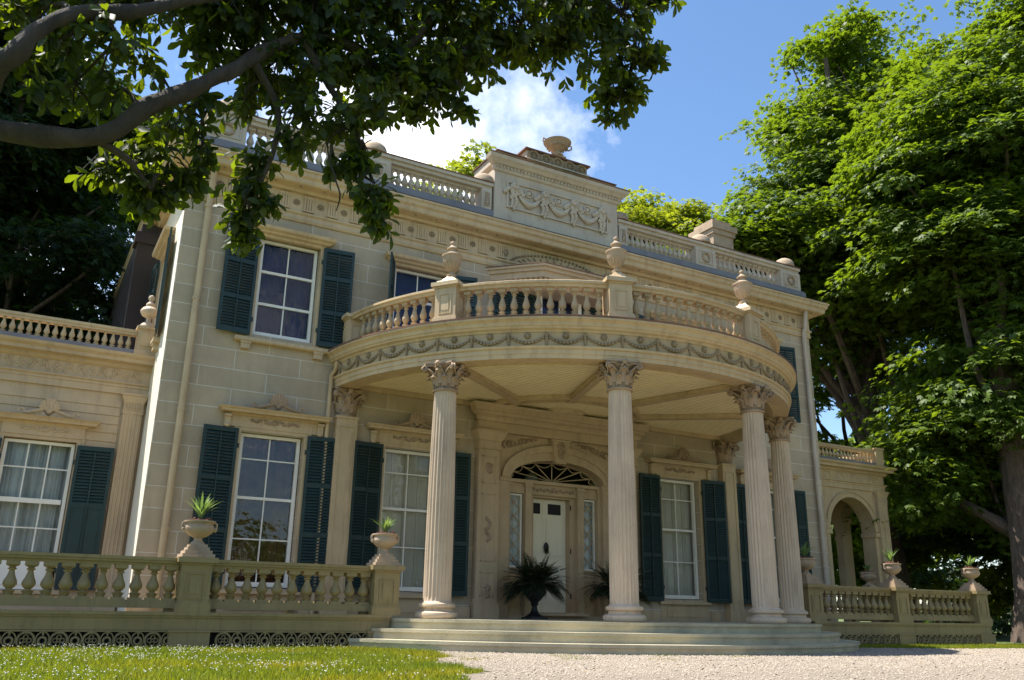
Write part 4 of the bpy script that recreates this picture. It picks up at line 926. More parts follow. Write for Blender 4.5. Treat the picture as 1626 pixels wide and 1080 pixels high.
def terrace(name, label, x0, x1, peds, sgn):
    cx = (x0+x1)/2
    T = empty(name, label, 'terrace', (0, 0, 0), 0)
    yf = -2.42; w = MB()
    w.box(x0, x1, yf+.06, -.05, F0-.10, F0-.004); w.box(min(sgn*8.02, x1 if sgn > 0 else x0), max(sgn*8.02, x1 if sgn > 0 else x0), -.05, 1.5, F0-.10, F0-.005); w.box(x0-.0, x1+.0, yf-.04, yf+.20, F0+.0005, F0+.045)
    link('deck', w.mesh('deck', 'olive', False), T)
    w = MB(); w.box(x0, x1, yf, yf+.05, -.09, F0-.0); w.box(x0, x1, yf-.02, yf, F0-.03, F0+.0)
    for p in peds: w.box(p-.27, p+.27, yf-.03, yf+.03, G0-.15, -.09); w.box(p-.29, p+.29, yf-.045, yf-.001, -.115, -.09)
    xs = x1 if sgn > 0 else x0
    w.box(xs-.05, xs+.0, yf+.05, .95, G0-.15, F0) if sgn > 0 else w.box(xs, xs+.05, yf+.05, .95, G0-.15, F0)
    w.box(x0, x1, yf+.25, yf+.27, G0-.15, -.09)
    link('fascia', w.mesh('fascia', 'olive', False), T)
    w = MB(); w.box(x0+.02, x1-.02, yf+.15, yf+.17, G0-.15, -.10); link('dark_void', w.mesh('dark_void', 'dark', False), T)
    pl = sorted(peds); seg = [(a, b) for a, b in zip([x0]+pl, pl+[x1]) if b-a > .5]
    for a, b in seg:
        m_ = MB(); lattice(m_, a+(.27 if a in pl else 0), b-(.27 if b in pl else 0), yf+.01, G0+.02, -.095); link('lattice_panel', m_.mesh('lattice_panel', 'olive'), T)
    yb = -2.22; zb = F0+.045
    segs = [(a, b) for a, b in seg]
    for a, b in segs:
        A = a+(.2 if a in pl else 0); B_ = b-(.2 if b in pl else 0)
        m_ = MB(); m_.box(A, B_, yb-.11, yb+.11, zb+.045, zb+.13); m_.box(A, B_, yb-.09, yb+.09, zb+.13, zb+.15)
        m_.box(A, B_, yb-.085, yb+.085, zb+.605, zb+.64); m_.box(A, B_, yb-.12, yb+.12, zb+.64, zb+.675); m_.box(A, B_, yb-.14, yb+.14, zb+.675, zb+.715)
        for q in (A+.1, (A+B_)/2, B_-.1): m_.box(q-.05, q+.05, yb-.05, yb+.05, zb, zb+.045)
        r_ = link('balustrade', m_.mesh('balustrade', 'olive', False), T)
        n = int(round((B_-A)/.215))
        for k in range(n): link('baluster', TBL, r_, (A+(B_-A)*(k+.5)/n, yb, zb+.13), 0, (1, 1, .96))
    for p in pl:
        link('pedestal', TPED, T, (p, yb, zb))
    return T
TPED = pedestal_mesh('pedestal', .205, .63, 'olive', steps=False)
TL = terrace('terrace', 'olive painted terrace with a baluster rail and ring lattice base left of the front steps', -12.6, -4.55, [-7.45, -4.62], -1)
TR = terrace('terrace', 'shaded terrace with a baluster rail right of the front steps below the arched loggia', 4.6, 10.45, [4.72, 7.42, 10.25], 1)
yb = -2.22; zb = F0+.045
m_ = MB(); m_.box(10.16, 10.34, -2.0, .6, zb+.045, zb+.15); m_.box(10.13, 10.37, -2.0, .6, zb+.61, zb+.715); r_ = link('balustrade', m_.mesh('balustrade', 'olive', False), TR)
for k in range(12): link('baluster', TBL, r_, (10.25, -1.9+.2*k, zb+.13), 0, (1, 1, .96))
link('pedestal', TPED, TR, (10.25, .7, zb))
ST = empty('front_steps', 'broad curved front steps worn pale green rising to the portico columns', 'steps', (0, PC[1], G0))
for i, (r, z, zl) in enumerate(((5.25, F0, -.06), (5.56, -.045, -.20), (5.87, -.19, G0-.3))):
    w = MB(); am = math.acos(min(1, (PC[1]+2.44)/r)) if i else radians(90); n = 80
    ring_ = [(r*sin(a), -r*cos(a)) for a in [-am+2*am*k/n for k in range(n+1)]]
    if i == 0: ring_ = [(x, y) for x, y in ring_ if y < -.31]
    inner = [(x*.90, y*.90 if i else y*.0-.31) for x, y in ring_] if False else None
    top = z-G0
    ov = .025
    # tread as a thin slab with a nosing over a slightly recessed riser
    rr = [(x*(1-ov/r), y*(1-ov/r)) for x, y in ring_]
    slab(w, rr, zl-G0, top-.045); slab(w, ring_, top-.045, top)
    link('step', w.mesh('step', 'step', False), ST)
# ------------------------------------------------------------------ planters
def spikeplant(n, h, seed):
    r = np.random.default_rng(seed); V = []; Fc = []
    for i in range(n):
        a = r.uniform(0, 2*pi); lean = r.uniform(.12, .95); L_ = h*r.uniform(.65, 1.1); wd = r.uniform(.012, .019); d = np.array([cos(a), sin(a), 0]); s = np.array([-sin(a), cos(a), 0])
        for j in range(7):
            t = j/6; p = d*(lean*L_*t**1.35*.8) + np.array([0, 0, L_*(t-.42*lean*t*t)]); w_ = wd*(.7+.9*sin(pi*min(1, t+.15)))*(1-t**3)+.0006
            V += [p-s*w_+d*.0, p+np.array([0, 0, -.3*w_]), p+s*w_]
        o = i*21
        for j in range(6):
            for q in (0, 1): Fc.append((o+j*3+q, o+j*3+q+1, o+j*3+q+4, o+j*3+q+3))
    return np.array(V), np.array(Fc)
mb = MB(); mb.box(-.22, .22, -.22, .22, 0, .05); mb.box(-.185, .185, -.185, .185, .05, .10); mb.box(-.15, .15, -.15, .15, .10, .145); mb.box(-.12, .12, -.12, .12, .145, .185)
mb.lathe([(.10, .18), (.095, .21), (.06, .24), (.055, .27), (.075, .285), (.13, .31), (.185, .355), (.205, .40), (.20, .44), (.185, .465), (.19, .48), (.215, .495), (.215, .515), (.175, .52), (.16, .49), (.02, .48)], 0, 0, 0, 26)
for s_ in (-1, 1): mb.tube([(s_*.20, 0, .40), (s_*.235, 0, .43), (s_*.235, 0, .48), (s_*.20, 0, .50)], .018, 6); mb.ball((s_*.215, 0, .40), .035, 7, 5)
URN = mb.mesh('urn', 'stone')
mb = MB()
for k in range(46): a = random.uniform(0, 2*pi); r_ = .165*sqrt(random.random()); mb.ball((r_*cos(a), r_*sin(a), .515+.025*random.random()), random.uniform(.012, .026), 5, 4)
MUL = mb.mesh('mulch', 'soil')
def planter(label, x, y, z, seed, n=34, h=.42, sc=1):
    p = empty('urn_planter', label, 'planter', (x, y, z), 0, 'stone urn planters on the terrace pedestals'); p.scale = (sc,)*3
    link('urn', URN, p); link('mulch', MUL, p); V, Fc = spikeplant(n, h, seed); V = V+np.array([0, 0, .52]); link('spike_plant', fastmesh('spike_plant', V, Fc, 'spike', True), p)
ZP = F0+.045+.73
planter('sunlit stone urn of pale green spiky leaves in front of the leftmost tall main window', -7.45, -2.22, ZP, 3, 40, .46)
planter('weathered urn of thin spiky leaves on the end pedestal left of the first fluted column', -4.62, -2.22, ZP, 5, 22, .40, .95)
planter('small spiky planted urn half hidden behind the rightmost fluted column', 4.72, -2.22, ZP, 6, 26, .40)
planter('shaded spiky planted urn on the middle pedestal of the right terrace rail', 7.42, -2.22, ZP, 8, 26, .42)
planter('shaded urn with faint leaves on the far end pedestal nearest the big tree trunk', 10.25, -2.22, ZP, 9, 22, .38)
planter('dark urn on the rear pedestal below the loggia arch', 10.25, .7, ZP, 12, 18, .30)
mb = MB(); mb.lathe([(.20, 0), (.20, .05), (.15, .08), (.09, .12), (.06, .20), (.05, .28), (.08, .32), (.07, .35), (.13, .42), (.21, .52), (.235, .60), (.22, .64), (.26, .68), (.27, .70), (.22, .70), (.18, .66), (.02, .64)], 0, 0, 0, 24); mb.box(-.19, .19, -.19, .19, 0, .045)
FURN = mb.mesh('urn', 'iron')
def fernplant(seed):
    r = np.random.default_rng(seed); P = []; D = []; Nn = []; Sz = []
    for i in range(130):
        a = r.uniform(0, 2*pi); L_ = r.uniform(.42, .72); el = r.uniform(.15, 1.45); 
        p = np.array([.08*cos(a), .08*sin(a), .68]); v = np.array([cos(a)*cos(el), sin(a)*cos(el), sin(el)]); side = np.array([-sin(a), cos(a), 0]); m = 22
        for j in range(m):
            p = p+v*L_/m; v = v+np.array([0, 0, -.085*(1-.2*el)]); v /= np.linalg.norm(v); t = j/m; l = .085*sin(pi*min(1, t*.85+.12))
            for s_ in (-1, 1): P.append(p); D.append(side*s_+v*.5); Nn.append(np.cross(side, v)*s_*-1+r.normal(0, .2, 3)); Sz.append(l)
    T = [(0, 0, 0), (.16, .45, .0), (0, 1, -.08), (-.16, .45, .0)]
    return scatter(T, [(0, 1, 2, 3)], np.array(P), np.array(D), np.array(Nn), np.array(Sz))
for lab, x, sd_ in (('black urn with a dense dark fern left of the white front door', -.62-.35, 21), ('black urn with a dark fern right of the front door, partly behind the middle column', .95, 22)):
    p = empty('fern_planter', lab, 'planter', (x, -.75, F0), 0, 'fern urns beside the front door'); link('urn', FURN, p, sc=(.95, .95, .85)); V, Fc = fernplant(sd_); link('fern', fastmesh('fern', V*np.array([1.28, 1.28, 1.05])+np.array([0, 0, -.13]), Fc, 'fern'), p)

# ------------------------------------------------------------------ ground, drive, lawn
def gz(x, y):
    z = np.full_like(x, G0); s = np.clip((-8.2-y)/7.0, 0, 1); z = z-1.05*(s*s*(3-2*s))
    s2 = np.clip((-15.5-y)/60, 0, 1); return z-1.0*s2
def sheet(name, xs, ys, mat, lift, keep=None, **pr_):
    X, Y_ = np.meshgrid(xs, ys); Z = gz(X, Y_)+lift; V = np.stack([X, Y_, Z], -1).reshape(-1, 3); nx = len(xs); idx = []
    for j in range(len(ys)-1):
        for i in range(nx-1): idx.append((j*nx+i, j*nx+i+1, (j+1)*nx+i+1, (j+1)*nx+i))
    Fc = np.array(idx)
    if keep is not None: c = V[Fc].mean(1); Fc = Fc[keep(c[:, 0], c[:, 1])]
    return link(name, fastmesh(name, V, Fc, mat, True), None, **pr_)
gx = np.r_[-900, -300, -100, -50, np.arange(-30, 40, 1.0), 60, 120, 350, 900]; gy = np.r_[-900, -300, -120, -60, -40, np.arange(-26, 12, .5), 20, 40, 80, 200, 500, 1200]
sheet('ground', gx, gy, 'lawn', 0, kind='structure')
def edge_l(y): return -4.65+(y+4.2)*.36+.16*np.sin(y*2.3)+.08*np.sin(y*7.1)       # left lawn edge of the drive
def drive(x, y): return (x > edge_l(y)) & (y < -3.6+.10*np.sin(x*1.7)-.22*np.clip(x-5, 0, 3)) & (y > -14.5+.1*np.sin(x)) & ((np.hypot(x, y-PC[1]) > 5.7) )
sheet('gravel_drive', np.arange(-9, 60, .16), np.arange(-15, -2.2, .08), 'gravel', .006, lambda x, y: drive(x, y), kind='structure')
n = 60000; P = np.c_[rng.uniform(-8, 14, n), rng.uniform(-10.5, -3, n), np.zeros(n)]; ok_ = drive(P[:, 0]-.15, P[:, 1]+.1*0) & (rng.random(n) < np.clip(1.3-np.abs(P[:, 0]+1)*.07, .2, 1)); P = P[ok_]; P[:, 2] = gz(P[:, 0], P[:, 1])+.009
T = [(-1, -1, -.5), (1, -1, -.4), (1, 1, -.5), (-1, 1, -.4), (0, 0, .6)]; Fq = [(0, 1, 4, 4), (1, 2, 4, 4), (2, 3, 4, 4), (3, 0, 4, 4)]
D = rng.normal(0, 1, (len(P), 3)); D[:, 2] *= .2
T3 = [(-.9, -.8, 0), (.9, -.7, 0), (.7, .9, 0), (-.8, .8, 0), (-.5, -.4, .6), (.5, -.4, .55), (.4, .5, .65), (-.5, .4, .55)]
V, Fc = scatter(T3, [(0, 1, 5, 4), (1, 2, 6, 5), (2, 3, 7, 6), (3, 0, 4, 7), (4, 5, 6, 7)], P, D, np.tile([0, 0, 1.], (len(P), 1)), rng.uniform(.004, .014, len(P)))
link('loose_gravel', fastmesh('loose_gravel', V, Fc, 'pebble'), None, kind='stuff', label='loose pale stones scattered over the gravel drive', category='gravel')
def blades(P, h, lean, wd, seed):
    r = np.random.default_rng(seed); n = len(P); D = np.c_[r.normal(0, lean, n), r.normal(0, lean, n), np.ones(n)]
    Nn = r.normal(0, 1, (n, 3)); Nn[:, 2] = 0
    T = [(-wd, 0, 0), (wd, 0, 0), (wd*.7, .55, .06), (-wd*.7, .55, .06), (0, 1, .22), (0, 1, .221)]
    return scatter(T, [(0, 1, 2, 3), (3, 2, 4, 5)], P, D, Nn, h)
def lawnpts(n, x0, x1, y0, y1, seed, ok):
    r = np.random.default_rng(seed); x = r.uniform(x0, x1, n); y = r.uniform(y0, y1, n); k = ok(x, y); x, y = x[k], y[k]; return np.c_[x, y, gz(x, y)]
onlawn = lambda x, y: (~drive(x, y)) & (np.hypot(x, y-PC[1]) > 5.9)
A = lawnpts(230000, -14, -3.2, -9.2, -2.42, 1, lambda x, y: onlawn(x, y) & (y < -2.5)); B_ = lawnpts(60000, 4, 16, -5, -2.44, 2, onlawn)
C_ = lawnpts(45000, -16, -6, -17, -9.2, 3, onlawn)
fr = lawnpts(9000, -5.2, 2.5, -6.5, -3.6, 4, lambda x, y: (np.abs(x-edge_l(y)) < .9*np.random.default_rng(5).random(len(x))**2) | (np.abs(np.hypot(x, y-PC[1])-5.92) < .05))
tf = lawnpts(16000, -5, 4, -6.6, -5.2, 44, lambda x, y: (np.sin(x*3.1+y*2)*np.sin(x*1.3-y*5+1)+.4*np.sin(x*9+y*7) > .62+.10*(x+4)) & (np.hypot(x, y-PC[1]) > 5.9)); fr = np.vstack([fr, tf])
P = np.vstack([A, B_, C_, fr]); rr_ = np.random.default_rng(9); h = rr_.uniform(.03, .062, len(P))*(1+.5*(rr_.random(len(P)) < .06)); h[len(A)+len(B_)+len(C_):] *= .7
V, Fc = blades(P, h, .45, .055, 11)
link('grass', fastmesh('grass', V, Fc, 'grass'), None, kind='stuff', label='sunlit green lawn grass around the terraces and drive', category='grass')
fl_ = lawnpts(5200, -13, -5.2, -8.8, -2.5, 12, lambda x, y: onlawn(x, y) & (np.random.default_rng(13).random(len(x)) < np.clip((-5.2-x)/3.5, 0, 1)**.8*np.clip(.5+.9*np.sin(x*1.9+1.3*np.sin(y*1.3))*np.sin(y*2.1+x*.7)+.25*(y > -4.5), 0, 1)))
mbv = MB(); mbv.ball((0, 0, 0), 1, 5, 4); tv = [(x, y, z*.85) for x, y, z in mbv.v]
P = fl_.copy(); P[:, 2] += rr_.uniform(.05, .085, len(P))
quads = [f for f in mbv.f if len(f) == 4]
V, Fc = scatter(tv, quads, P, np.tile([0, 1., 0], (len(P), 1)), np.tile([0, 0, 1.], (len(P), 1)), rr_.uniform(.004, .0078, len(P)))
link('clover_flowers', fastmesh('clover_flowers', V, Fc, 'clover'), None, kind='stuff', label='white clover heads dotting the lawn in front of the left terrace', category='clover')

lt = lawnpts(900, -12, 12, -9, -2.6, 71, lambda x, y: (np.hypot(x, y-PC[1]) > 5.95)); lt[:, 2] += .016; r7 = np.random.default_rng(72); nl = len(lt)
V, Fc = scatter([(-.35, 0, 0), (0, -.7, .1), (.35, 0, 0), (0, .7, .15)], [(0, 1, 2, 3)], lt, np.c_[r7.normal(0, 1, (nl, 2)), r7.normal(0, .2, nl)], np.c_[r7.normal(0, .4, (nl, 2)), np.ones(nl)], r7.uniform(.012, .035, nl))
link('fallen_leaves', fastmesh('fallen_leaves', V, Fc, 'litter'), None, kind='stuff', label='dry brown leaves fallen over the drive and lawn', category='leaf litter')
# ------------------------------------------------------------------ trees
def limb(mb, a, b, r0, r1, bend=.12, n=6, seed=0, m=9):
    r = random.Random(seed); a = Vector(a); b = Vector(b); L_ = (b-a).length; pts = []; off = Vector((r.uniform(-1, 1), r.uniform(-1, 1), r.uniform(-.3, .8)))*bend*L_; o2 = Vector((r.uniform(-1, 1), r.uniform(-1, 1), 0))*bend*.5*L_
    for i in range(n+1): t = i/n; pts.append(a.lerp(b, t)+off*sin(pi*t)+o2*sin(2*pi*t))
    mb.tube(pts, [r0+(r1-r0)*i/n for i in range(n+1)], m); return pts
LEAF5 = []; LF5 = []                                  # palmate leaf of five leaflets
for k, a in enumerate((-70, -36, 0, 36, 70)):
    a = radians(a); L_ = (.62, .88, 1, .88, .62)[k]; d = (sin(a), cos(a)); s = (cos(a), -sin(a)); o = len(LEAF5)
    LEAF5 += [(0, 0, 0), (d[0]*.62*L_+s[0]*.17, d[1]*.62*L_+s[1]*.17, -.10), (d[0]*L_, d[1]*L_, -.30*L_), (d[0]*.62*L_-s[0]*.17, d[1]*.62*L_-s[1]*.17, -.10)]; LF5.append((o, o+1, o+2, o+3))
def crown(blobs, nspray, nleaf, leafsize, seed, flat=.30, sprayr=1.0, tmpl=(LEAF5, LF5), inner=.35, hub=None):
    """leaf sprays spread through a set of ellipsoids (cx,cy,cz,rx,ry,rz,weight)"""
    r = np.random.default_rng(seed); P = []; D = []; Nn = []; Sz = []; cents = []
    wsum = sum(b[6] for b in blobs)
    for b in blobs:
        k = int(nspray*b[6]/wsum)
        ks = max(5, k//8); us = r.normal(0, 1, (ks, 3)); us /= np.linalg.norm(us, axis=1, keepdims=True)
        sub_ = us*(r.uniform(inner, 1.0, (ks, 1))**.45)*r.uniform(.80, 1.10, (ks, 1)); wt = r.uniform(.3, 1.7, ks); wt /= wt.sum()
        for _ in range(k):
            j = r.choice(ks, p=wt); s_ = sub_[j]*np.array(b[3:6]); c = np.array(b[:3])+s_+r.normal(0, 1, 3)*np.array([.85, .85, .42])*sprayr
            u = us[j]; out = u*np.array([1, 1, .35]); out /= np.linalg.norm(out)
            cents.append(c); R_ = sprayr*r.uniform(.6, 1.3); m = int(nleaf*r.uniform(.6, 1.3)); q = r.normal(0, .5, (m, 3)); ln = np.linalg.norm(q, axis=1, keepdims=True); q = q/np.maximum(ln, 1)*1
            tilt = out*.45; p = q*R_; p[:, 2] = q[:, 2]*R_*flat - .28*R_*(q[:, 0]**2+q[:, 1]**2) + (q[:, :2]@out[:2])*(-.30)*R_
            pp = c+p; d = q*np.array([1, 1, .2])+out*.5+r.normal(0, .25, (m, 3)); d[:, 2] -= .28
            P.append(pp); D.append(d); Nn.append(np.array([0, 0, 1.])+out*.35+r.normal(0, .33, (m, 3))); Sz.append(leafsize*r.uniform(.7, 1.25, m))
    V, Fc = scatter(tmpl[0], tmpl[1], np.vstack(P), np.vstack(D), np.vstack(Nn), np.concatenate(Sz)); return V, Fc, cents
def tree(name, label, loc, mat, blobs, nspray, nleaf, leafsize, trunk, seed, group=None, sprayr=1.0, nbr=26, flat=.3, extra=None, inner=.35):
    t = empty(name, label, 'tree', loc, 0, group); V, Fc, cents = crown(blobs, nspray, nleaf, leafsize, seed, flat, sprayr, inner=inner)
    link('crown', fastmesh('crown', V, Fc, mat), t)
    mb = MB(); h, r0, r1, lx, ly = trunk; rn = random.Random(seed); n = 12; pts = []; rad = []
    for i in range(n+1): q = i/n; pts.append((lx*q+.12*sin(q*5+seed), ly*q+.12*cos(q*4+seed)-.12, -.25+(h+.25)*q)); rad.append((r0*(1+.55*(1-min(1, q*7))**2))*(1-q)+r1*q)
    vs0 = len(mb.v); mb.tube(pts, rad, 18)
    for i in range(len(mb.v)):                        # fluted, buttressed foot
        j = (i//18); k = i % 18; cx_, cy_, cz_ = pts[min(j, n)]; x, y, z = mb.v[i]; f = 1+.13*sin(k*pi/18*2*4+seed)*max(.25, 1-j/5)+.06*sin(k*2.1+j); mb.v[i] = (cx_+(x-cx_)*f, cy_+(y-cy_)*f, z)
    for i in range(nbr):
        c = cents[rn.randrange(len(cents))]; q = min(.97, max(.22, (c[2]*rn.uniform(.45, .8))/h)); k = int(q*n); a = pts[k]
        rb = max(.04, rad[k]*rn.uniform(.25, .5)); pl_ = limb(mb, a, c, rb, .03, .10, 7, seed*31+i, 7)
        for s in range(3):
            c2 = cents[rn.randrange(len(cents))]; a2 = pl_[rn.randrange(3, 6)]
            if (Vector(c2)-a2).length < 4.5: limb(mb, a2, c2, rb*.35, .015, .1, 5, seed*77+i*3+s, 5)
    link('trunk', mb.mesh('trunk', 'bark'), t); return t
SG = 1.0
# horse chestnut towering behind the right end of the house
tree('horse_chestnut', 'tall bright horse chestnut with a pointed top behind the right end of the roof', (17.5, 5.5, G0), 'chestleaf',
     [(.6, 0, 21.2, 2.0, 2.0, 4.2, 1.5), (-1.2, 0, 17.6, 2.1, 2.0, 2.4, 1.1), (-2.9, -.2, 14.2, 2.5, 2.0, 1.5, 1.5), (-5.0, .2, 13.2, 1.7, 1.5, 1.0, .8), (3.2, 0, 18.6, 3.0, 2.8, 3.6, 1.3), (1.0, 0, 14.2, 3.6, 3.2, 3.0, 1.4), (-2.9, 0, 10.9, 2.0, 2.2, 1.7, .6), (2.6, 0, 10.0, 2.6, 2.6, 2.0, .6), (2.0, 0, 5.4, 3.6, 3.2, 2.2, .6)], 1500, 74, .20, (23, .5, .08, -.8, 0), 4, nbr=34)
tree('horse_chestnut', 'huge chestnut at the right edge, its thick fluted trunk beyond the terrace end', (14.6, -1.0, G0), 'chestleaf',
     [(3.8, 0, 18.2, 3.2, 3.4, 3.6, 1.3), (1.5, .5, 15.4, 3.0, 3.2, 2.2, 1.9), (.9, .9, 12.0, 2.6, 2.8, 1.7, 1.8), (3.4, .4, 11.2, 3.4, 3.2, 3.0, 1.9), (1.9, .6, 7.6, 3.1, 3.0, 2.2, 1.4), (2.4, .4, 4.9, 2.4, 1.8, 1.3, .8), (.0, 2.4, 4.8, 2.0, 1.6, 1.4, .5), (4.8, 0, 4.6, 3.2, 3.2, 2.2, .7)], 2000, 74, .20, (17, .62, .15, 1.6, .6), 9, nbr=34)
tree('chestnut_tree', 'middle distance green tree seen over the loggia roof between the house and the trunk', (21.5, 9.5, G0), 'chestleaf',
     [(-4.6, 0, 8.6, 1.8, 2, 2.4, .6), (-3.0, 0, 5.2, 3.6, 3.2, 2.6, 1), (3.5, 0, 6.0, 3.5, 3.5, 3.0, .9), (0, 0, 3.6, 3.8, 3, 2.0, .8)], 420, 48, .25, (11, .38, .1, 0, 0), 14, nbr=22)
tree('shade_fill_tree', 'added dark evergreen whose leaf colour stands in for shade between the far trunks', (20.5, 2.5, G0), 'darkleaf',  # added dark-leaved tree; its colour stands in for shade under the chestnut
     [(0, 0, 5.0, 2.6, 2.4, 4.4, 1.2), (2.4, .5, 9.0, 3.0, 2.6, 4.0, 1.0), (4.5, 0, 4.6, 3.0, 2.6, 4.2, 1.0)], 460, 56, .16, (9, .35, .1, 0, 0), 61, nbr=14, sprayr=.8)
tree('chestnut_tree', 'sunlit low spreading tree beyond the right terrace rail beside the big trunk', (25.5, 4.0, G0), 'mapleleaf',
     [(0, 0, 6.5, 4.6, 4, 3.4, 1.2), (-3.0, .5, 4.5, 3.4, 3, 2.4, 1), (3.0, 0, 4.6, 3.4, 3, 2.6, .8), (-1, 0, 2.6, 4.2, 3, 1.4, .5)], 360, 46, .24, (8, .45, .1, 0, 0), 15, nbr=18)
# crowns showing over the roof
tree('maple_tree', 'yellow green maple crown rising over the roof balustrade right of the attic', (19.5, 22, G0), 'mapleleaf',
     [(-.5, 0, 21.0, 3.0, 2.8, 3.6, 1.3), (2.6, 0, 21.6, 2.6, 2.6, 3.2, 1), (8.2, 0, 19.4, 2.4, 2.4, 3.2, .6), (0, 0, 15.5, 5, 4, 3.4, .5)], 560, 52, .25, (21, .45, .1, 0, 0), 18, nbr=18)
tree('maple_tree', 'bright green maple top seen through the roof balusters left of the attic', (7.2, 22, G0), 'mapleleaf',
     [(.6, 0, 21.0, 2.0, 2.0, 3.2, .8), (-2.4, 0, 17.4, 4.2, 3.2, 3.4, 1.4), (1.5, 0, 17.0, 4.2, 3.2, 3.4, 1.2), (-6.0, 0, 16.4, 4.0, 3.0, 3.4, 1.1), (5.0, 0, 15.8, 3.6, 3, 3.4, .8)], 480, 52, .25, (18, .4, .1, 0, 0), 19, nbr=14)
# dark trees behind the left wing
tree('beech_tree', 'dark shaded beech behind the left wing roof rail', (-12.3, 11.5, G0), 'darkleaf',
     [(0, 0, 14.5, 4.6, 4.0, 4.6, 1.5), (1.4, -.5, 9.5, 4.2, 3.6, 3.6, 1.4), (-3, 0, 9.5, 4, 4, 4.0, 1.1), (1.8, .5, 13.8, 3.0, 3, 3.0, .7), (0, 0, 6.0, 4.8, 3, 2.2, .8), (-.4, -3.2, 17.5, 3.0, 2.4, 3.0, .9), (.2, -2.8, 13.5, 2.6, 2.2, 2.5, .6)], 980, 58, .21, (15, .5, .1, 0, 0), 23, nbr=30)
tree('beech_tree', 'taller dark beech rising at the top left behind the overhanging branch', (-15.5, 16.0, G0), 'darkleaf',
     [(0, 0, 19, 5.5, 5, 5, 1.4), (0, 0, 12, 6, 5, 5, 1.2), (5.5, 1, 16.0, 3.4, 3.4, 3.4, .7), (5.0, 0, 9, 4, 4, 4.5, .7)], 700, 52, .26, (20, .6, .1, 0, 0), 24, nbr=24)
# hedge bank far behind so the gaps between trunks close with foliage, and trees across the lawn mirrored in the panes or dimming the right side
def farbank(name, label, pts, seed, mat='darkleaf', h=5, n=260):
    bl = [(x, y, h*.5, 4.5, 3.0, h*.55, 1) for x, y in pts]; V, Fc, _ = crown(bl, n, 44, .42, seed, .5, 1.5, inner=.5)
    link(name, fastmesh(name, V, Fc, mat), None, kind='stuff', label=label, category='woodland')
farbank('far_woodland', 'dark far woodland closing the view behind the loggia and trunks', [(18, 22), (25, 20), (32, 17), (39, 13), (46, 8), (52, 2), (57, -5), (61, -13), (30, 27), (44, 20), (12, 26), (-12, 24), (-18, 22), (-24, 18), (-30, 12), (-6, 26)], 31, 'darkleaf', 8, 640)
tb = tree('maple_tree', 'spreading maple across the lawn mirrored in the left ground floor window', (1.5, -37, G0-2.2), 'mapleleaf',
     [(0, 0, 9, 5.5, 5, 4.5, 1.4), (3.5, 1, 6.5, 3.5, 3.5, 2.8, .8), (-4, 0, 6.5, 4, 3.5, 3, .8)], 240, 34, .42, (10, .45, .12, 0, 0), 41, 'trees across the lawn behind the camera', 1.3, 12)
tb.scale = (.75, .75, .62)
for lab, lc, a, s in (('rounded maple on the far lawn edge mirrored in the window panes beside the porch', (11, -38, G0-2.2), 1.2, .72), ('unseen broad maple far out on the lawn, enlarged to darken the loggia', (24, -34, G0-2.2), 2.6, 1.5), ('lone maple across the lawn facing the left wing window', (-9, -44, G0-2.2), 4.0, .8), ('unseen tall maple added across the drive to darken the right terrace', (19, -17.5, G0-1.0), 5.0, 1.35)):  # both right-hand maples out of view: one added, one enlarged, to cut sky light
    c = dup(tb, None, lc, a, lab, (s, s, s))
# ------------------------------------------------------------------ magnolia overhanging the view from the left
MAG = empty('magnolia_tree', 'magnolia whose dark leafy limbs reach in from the left across the top of the view', 'tree', (-13.9, -11.4, -1.0))
O_ = Vector((-13.9, -11.4, -1.0))
def W3(u, v, d): p = Vector((-9.757, -15.416, .204)); return p + (fw + r2*((u-813)/1373.765) - u2*((v-540)/1373.765))*d
MAIN = [([(-13.0, -11.1, 2.0), (-10.629, -9.695, 3.012), (-10.201, -10.107, 2.824), (-9.719, -10.265, 2.846), (-9.444, -10.279, 3.125), (-9.133, -10.211, 3.451), (-8.863, -10.118, 3.773), (-8.528, -10.067, 4.111), (-8.153, -10.06, 4.177), (-7.937, -10.027, 4.084), (-7.697, -10.147, 4.377), (-7.453, -10.21, 4.838), (-7.05, -10.335, 5.225), (-6.353, -10.391, 5.298)], 0.068, 0.025), ([(-13.0, -11.1, 2.0), (-10.598, -10.34, 2.751), (-10.222, -10.622, 2.95), (-10.096, -10.654, 3.175), (-9.924, -10.588, 3.391), (-9.513, -10.547, 3.64), (-8.956, -10.331, 4.176), (-8.438, -10.211, 4.702)], 0.062, 0.03), ([(-8.528, -10.067, 4.111), (-8.32, -10.075, 3.813), (-8.139, -10.17, 3.461), (-8.002, -10.264, 3.012)], 0.035, 0.01), ([(-8.863, -10.118, 3.773), (-8.642, -10.031, 3.524), (-8.633, -9.966, 3.166), (-8.727, -9.898, 2.789)], 0.03, 0.008), ([(-7.453, -10.21, 4.838), (-7.274, -10.158, 4.416), (-7.297, -10.124, 4.027)], 0.03, 0.008), ([(-6.353, -10.391, 5.298), (-5.871, -10.438, 5.015), (-5.801, -10.329, 4.604), (-5.901, -10.229, 4.317)], 0.03, 0.007), ([(-9.719, -10.265, 2.846), (-9.489, -10.134, 2.792), (-9.355, -10.052, 2.693)], 0.03, 0.008), ([(-8.139, -10.17, 3.461), (-8.296, -10.136, 3.28), (-8.197, -10.19, 2.944), (-8.192, -10.141, 2.8)], 0.01, 0.003)]
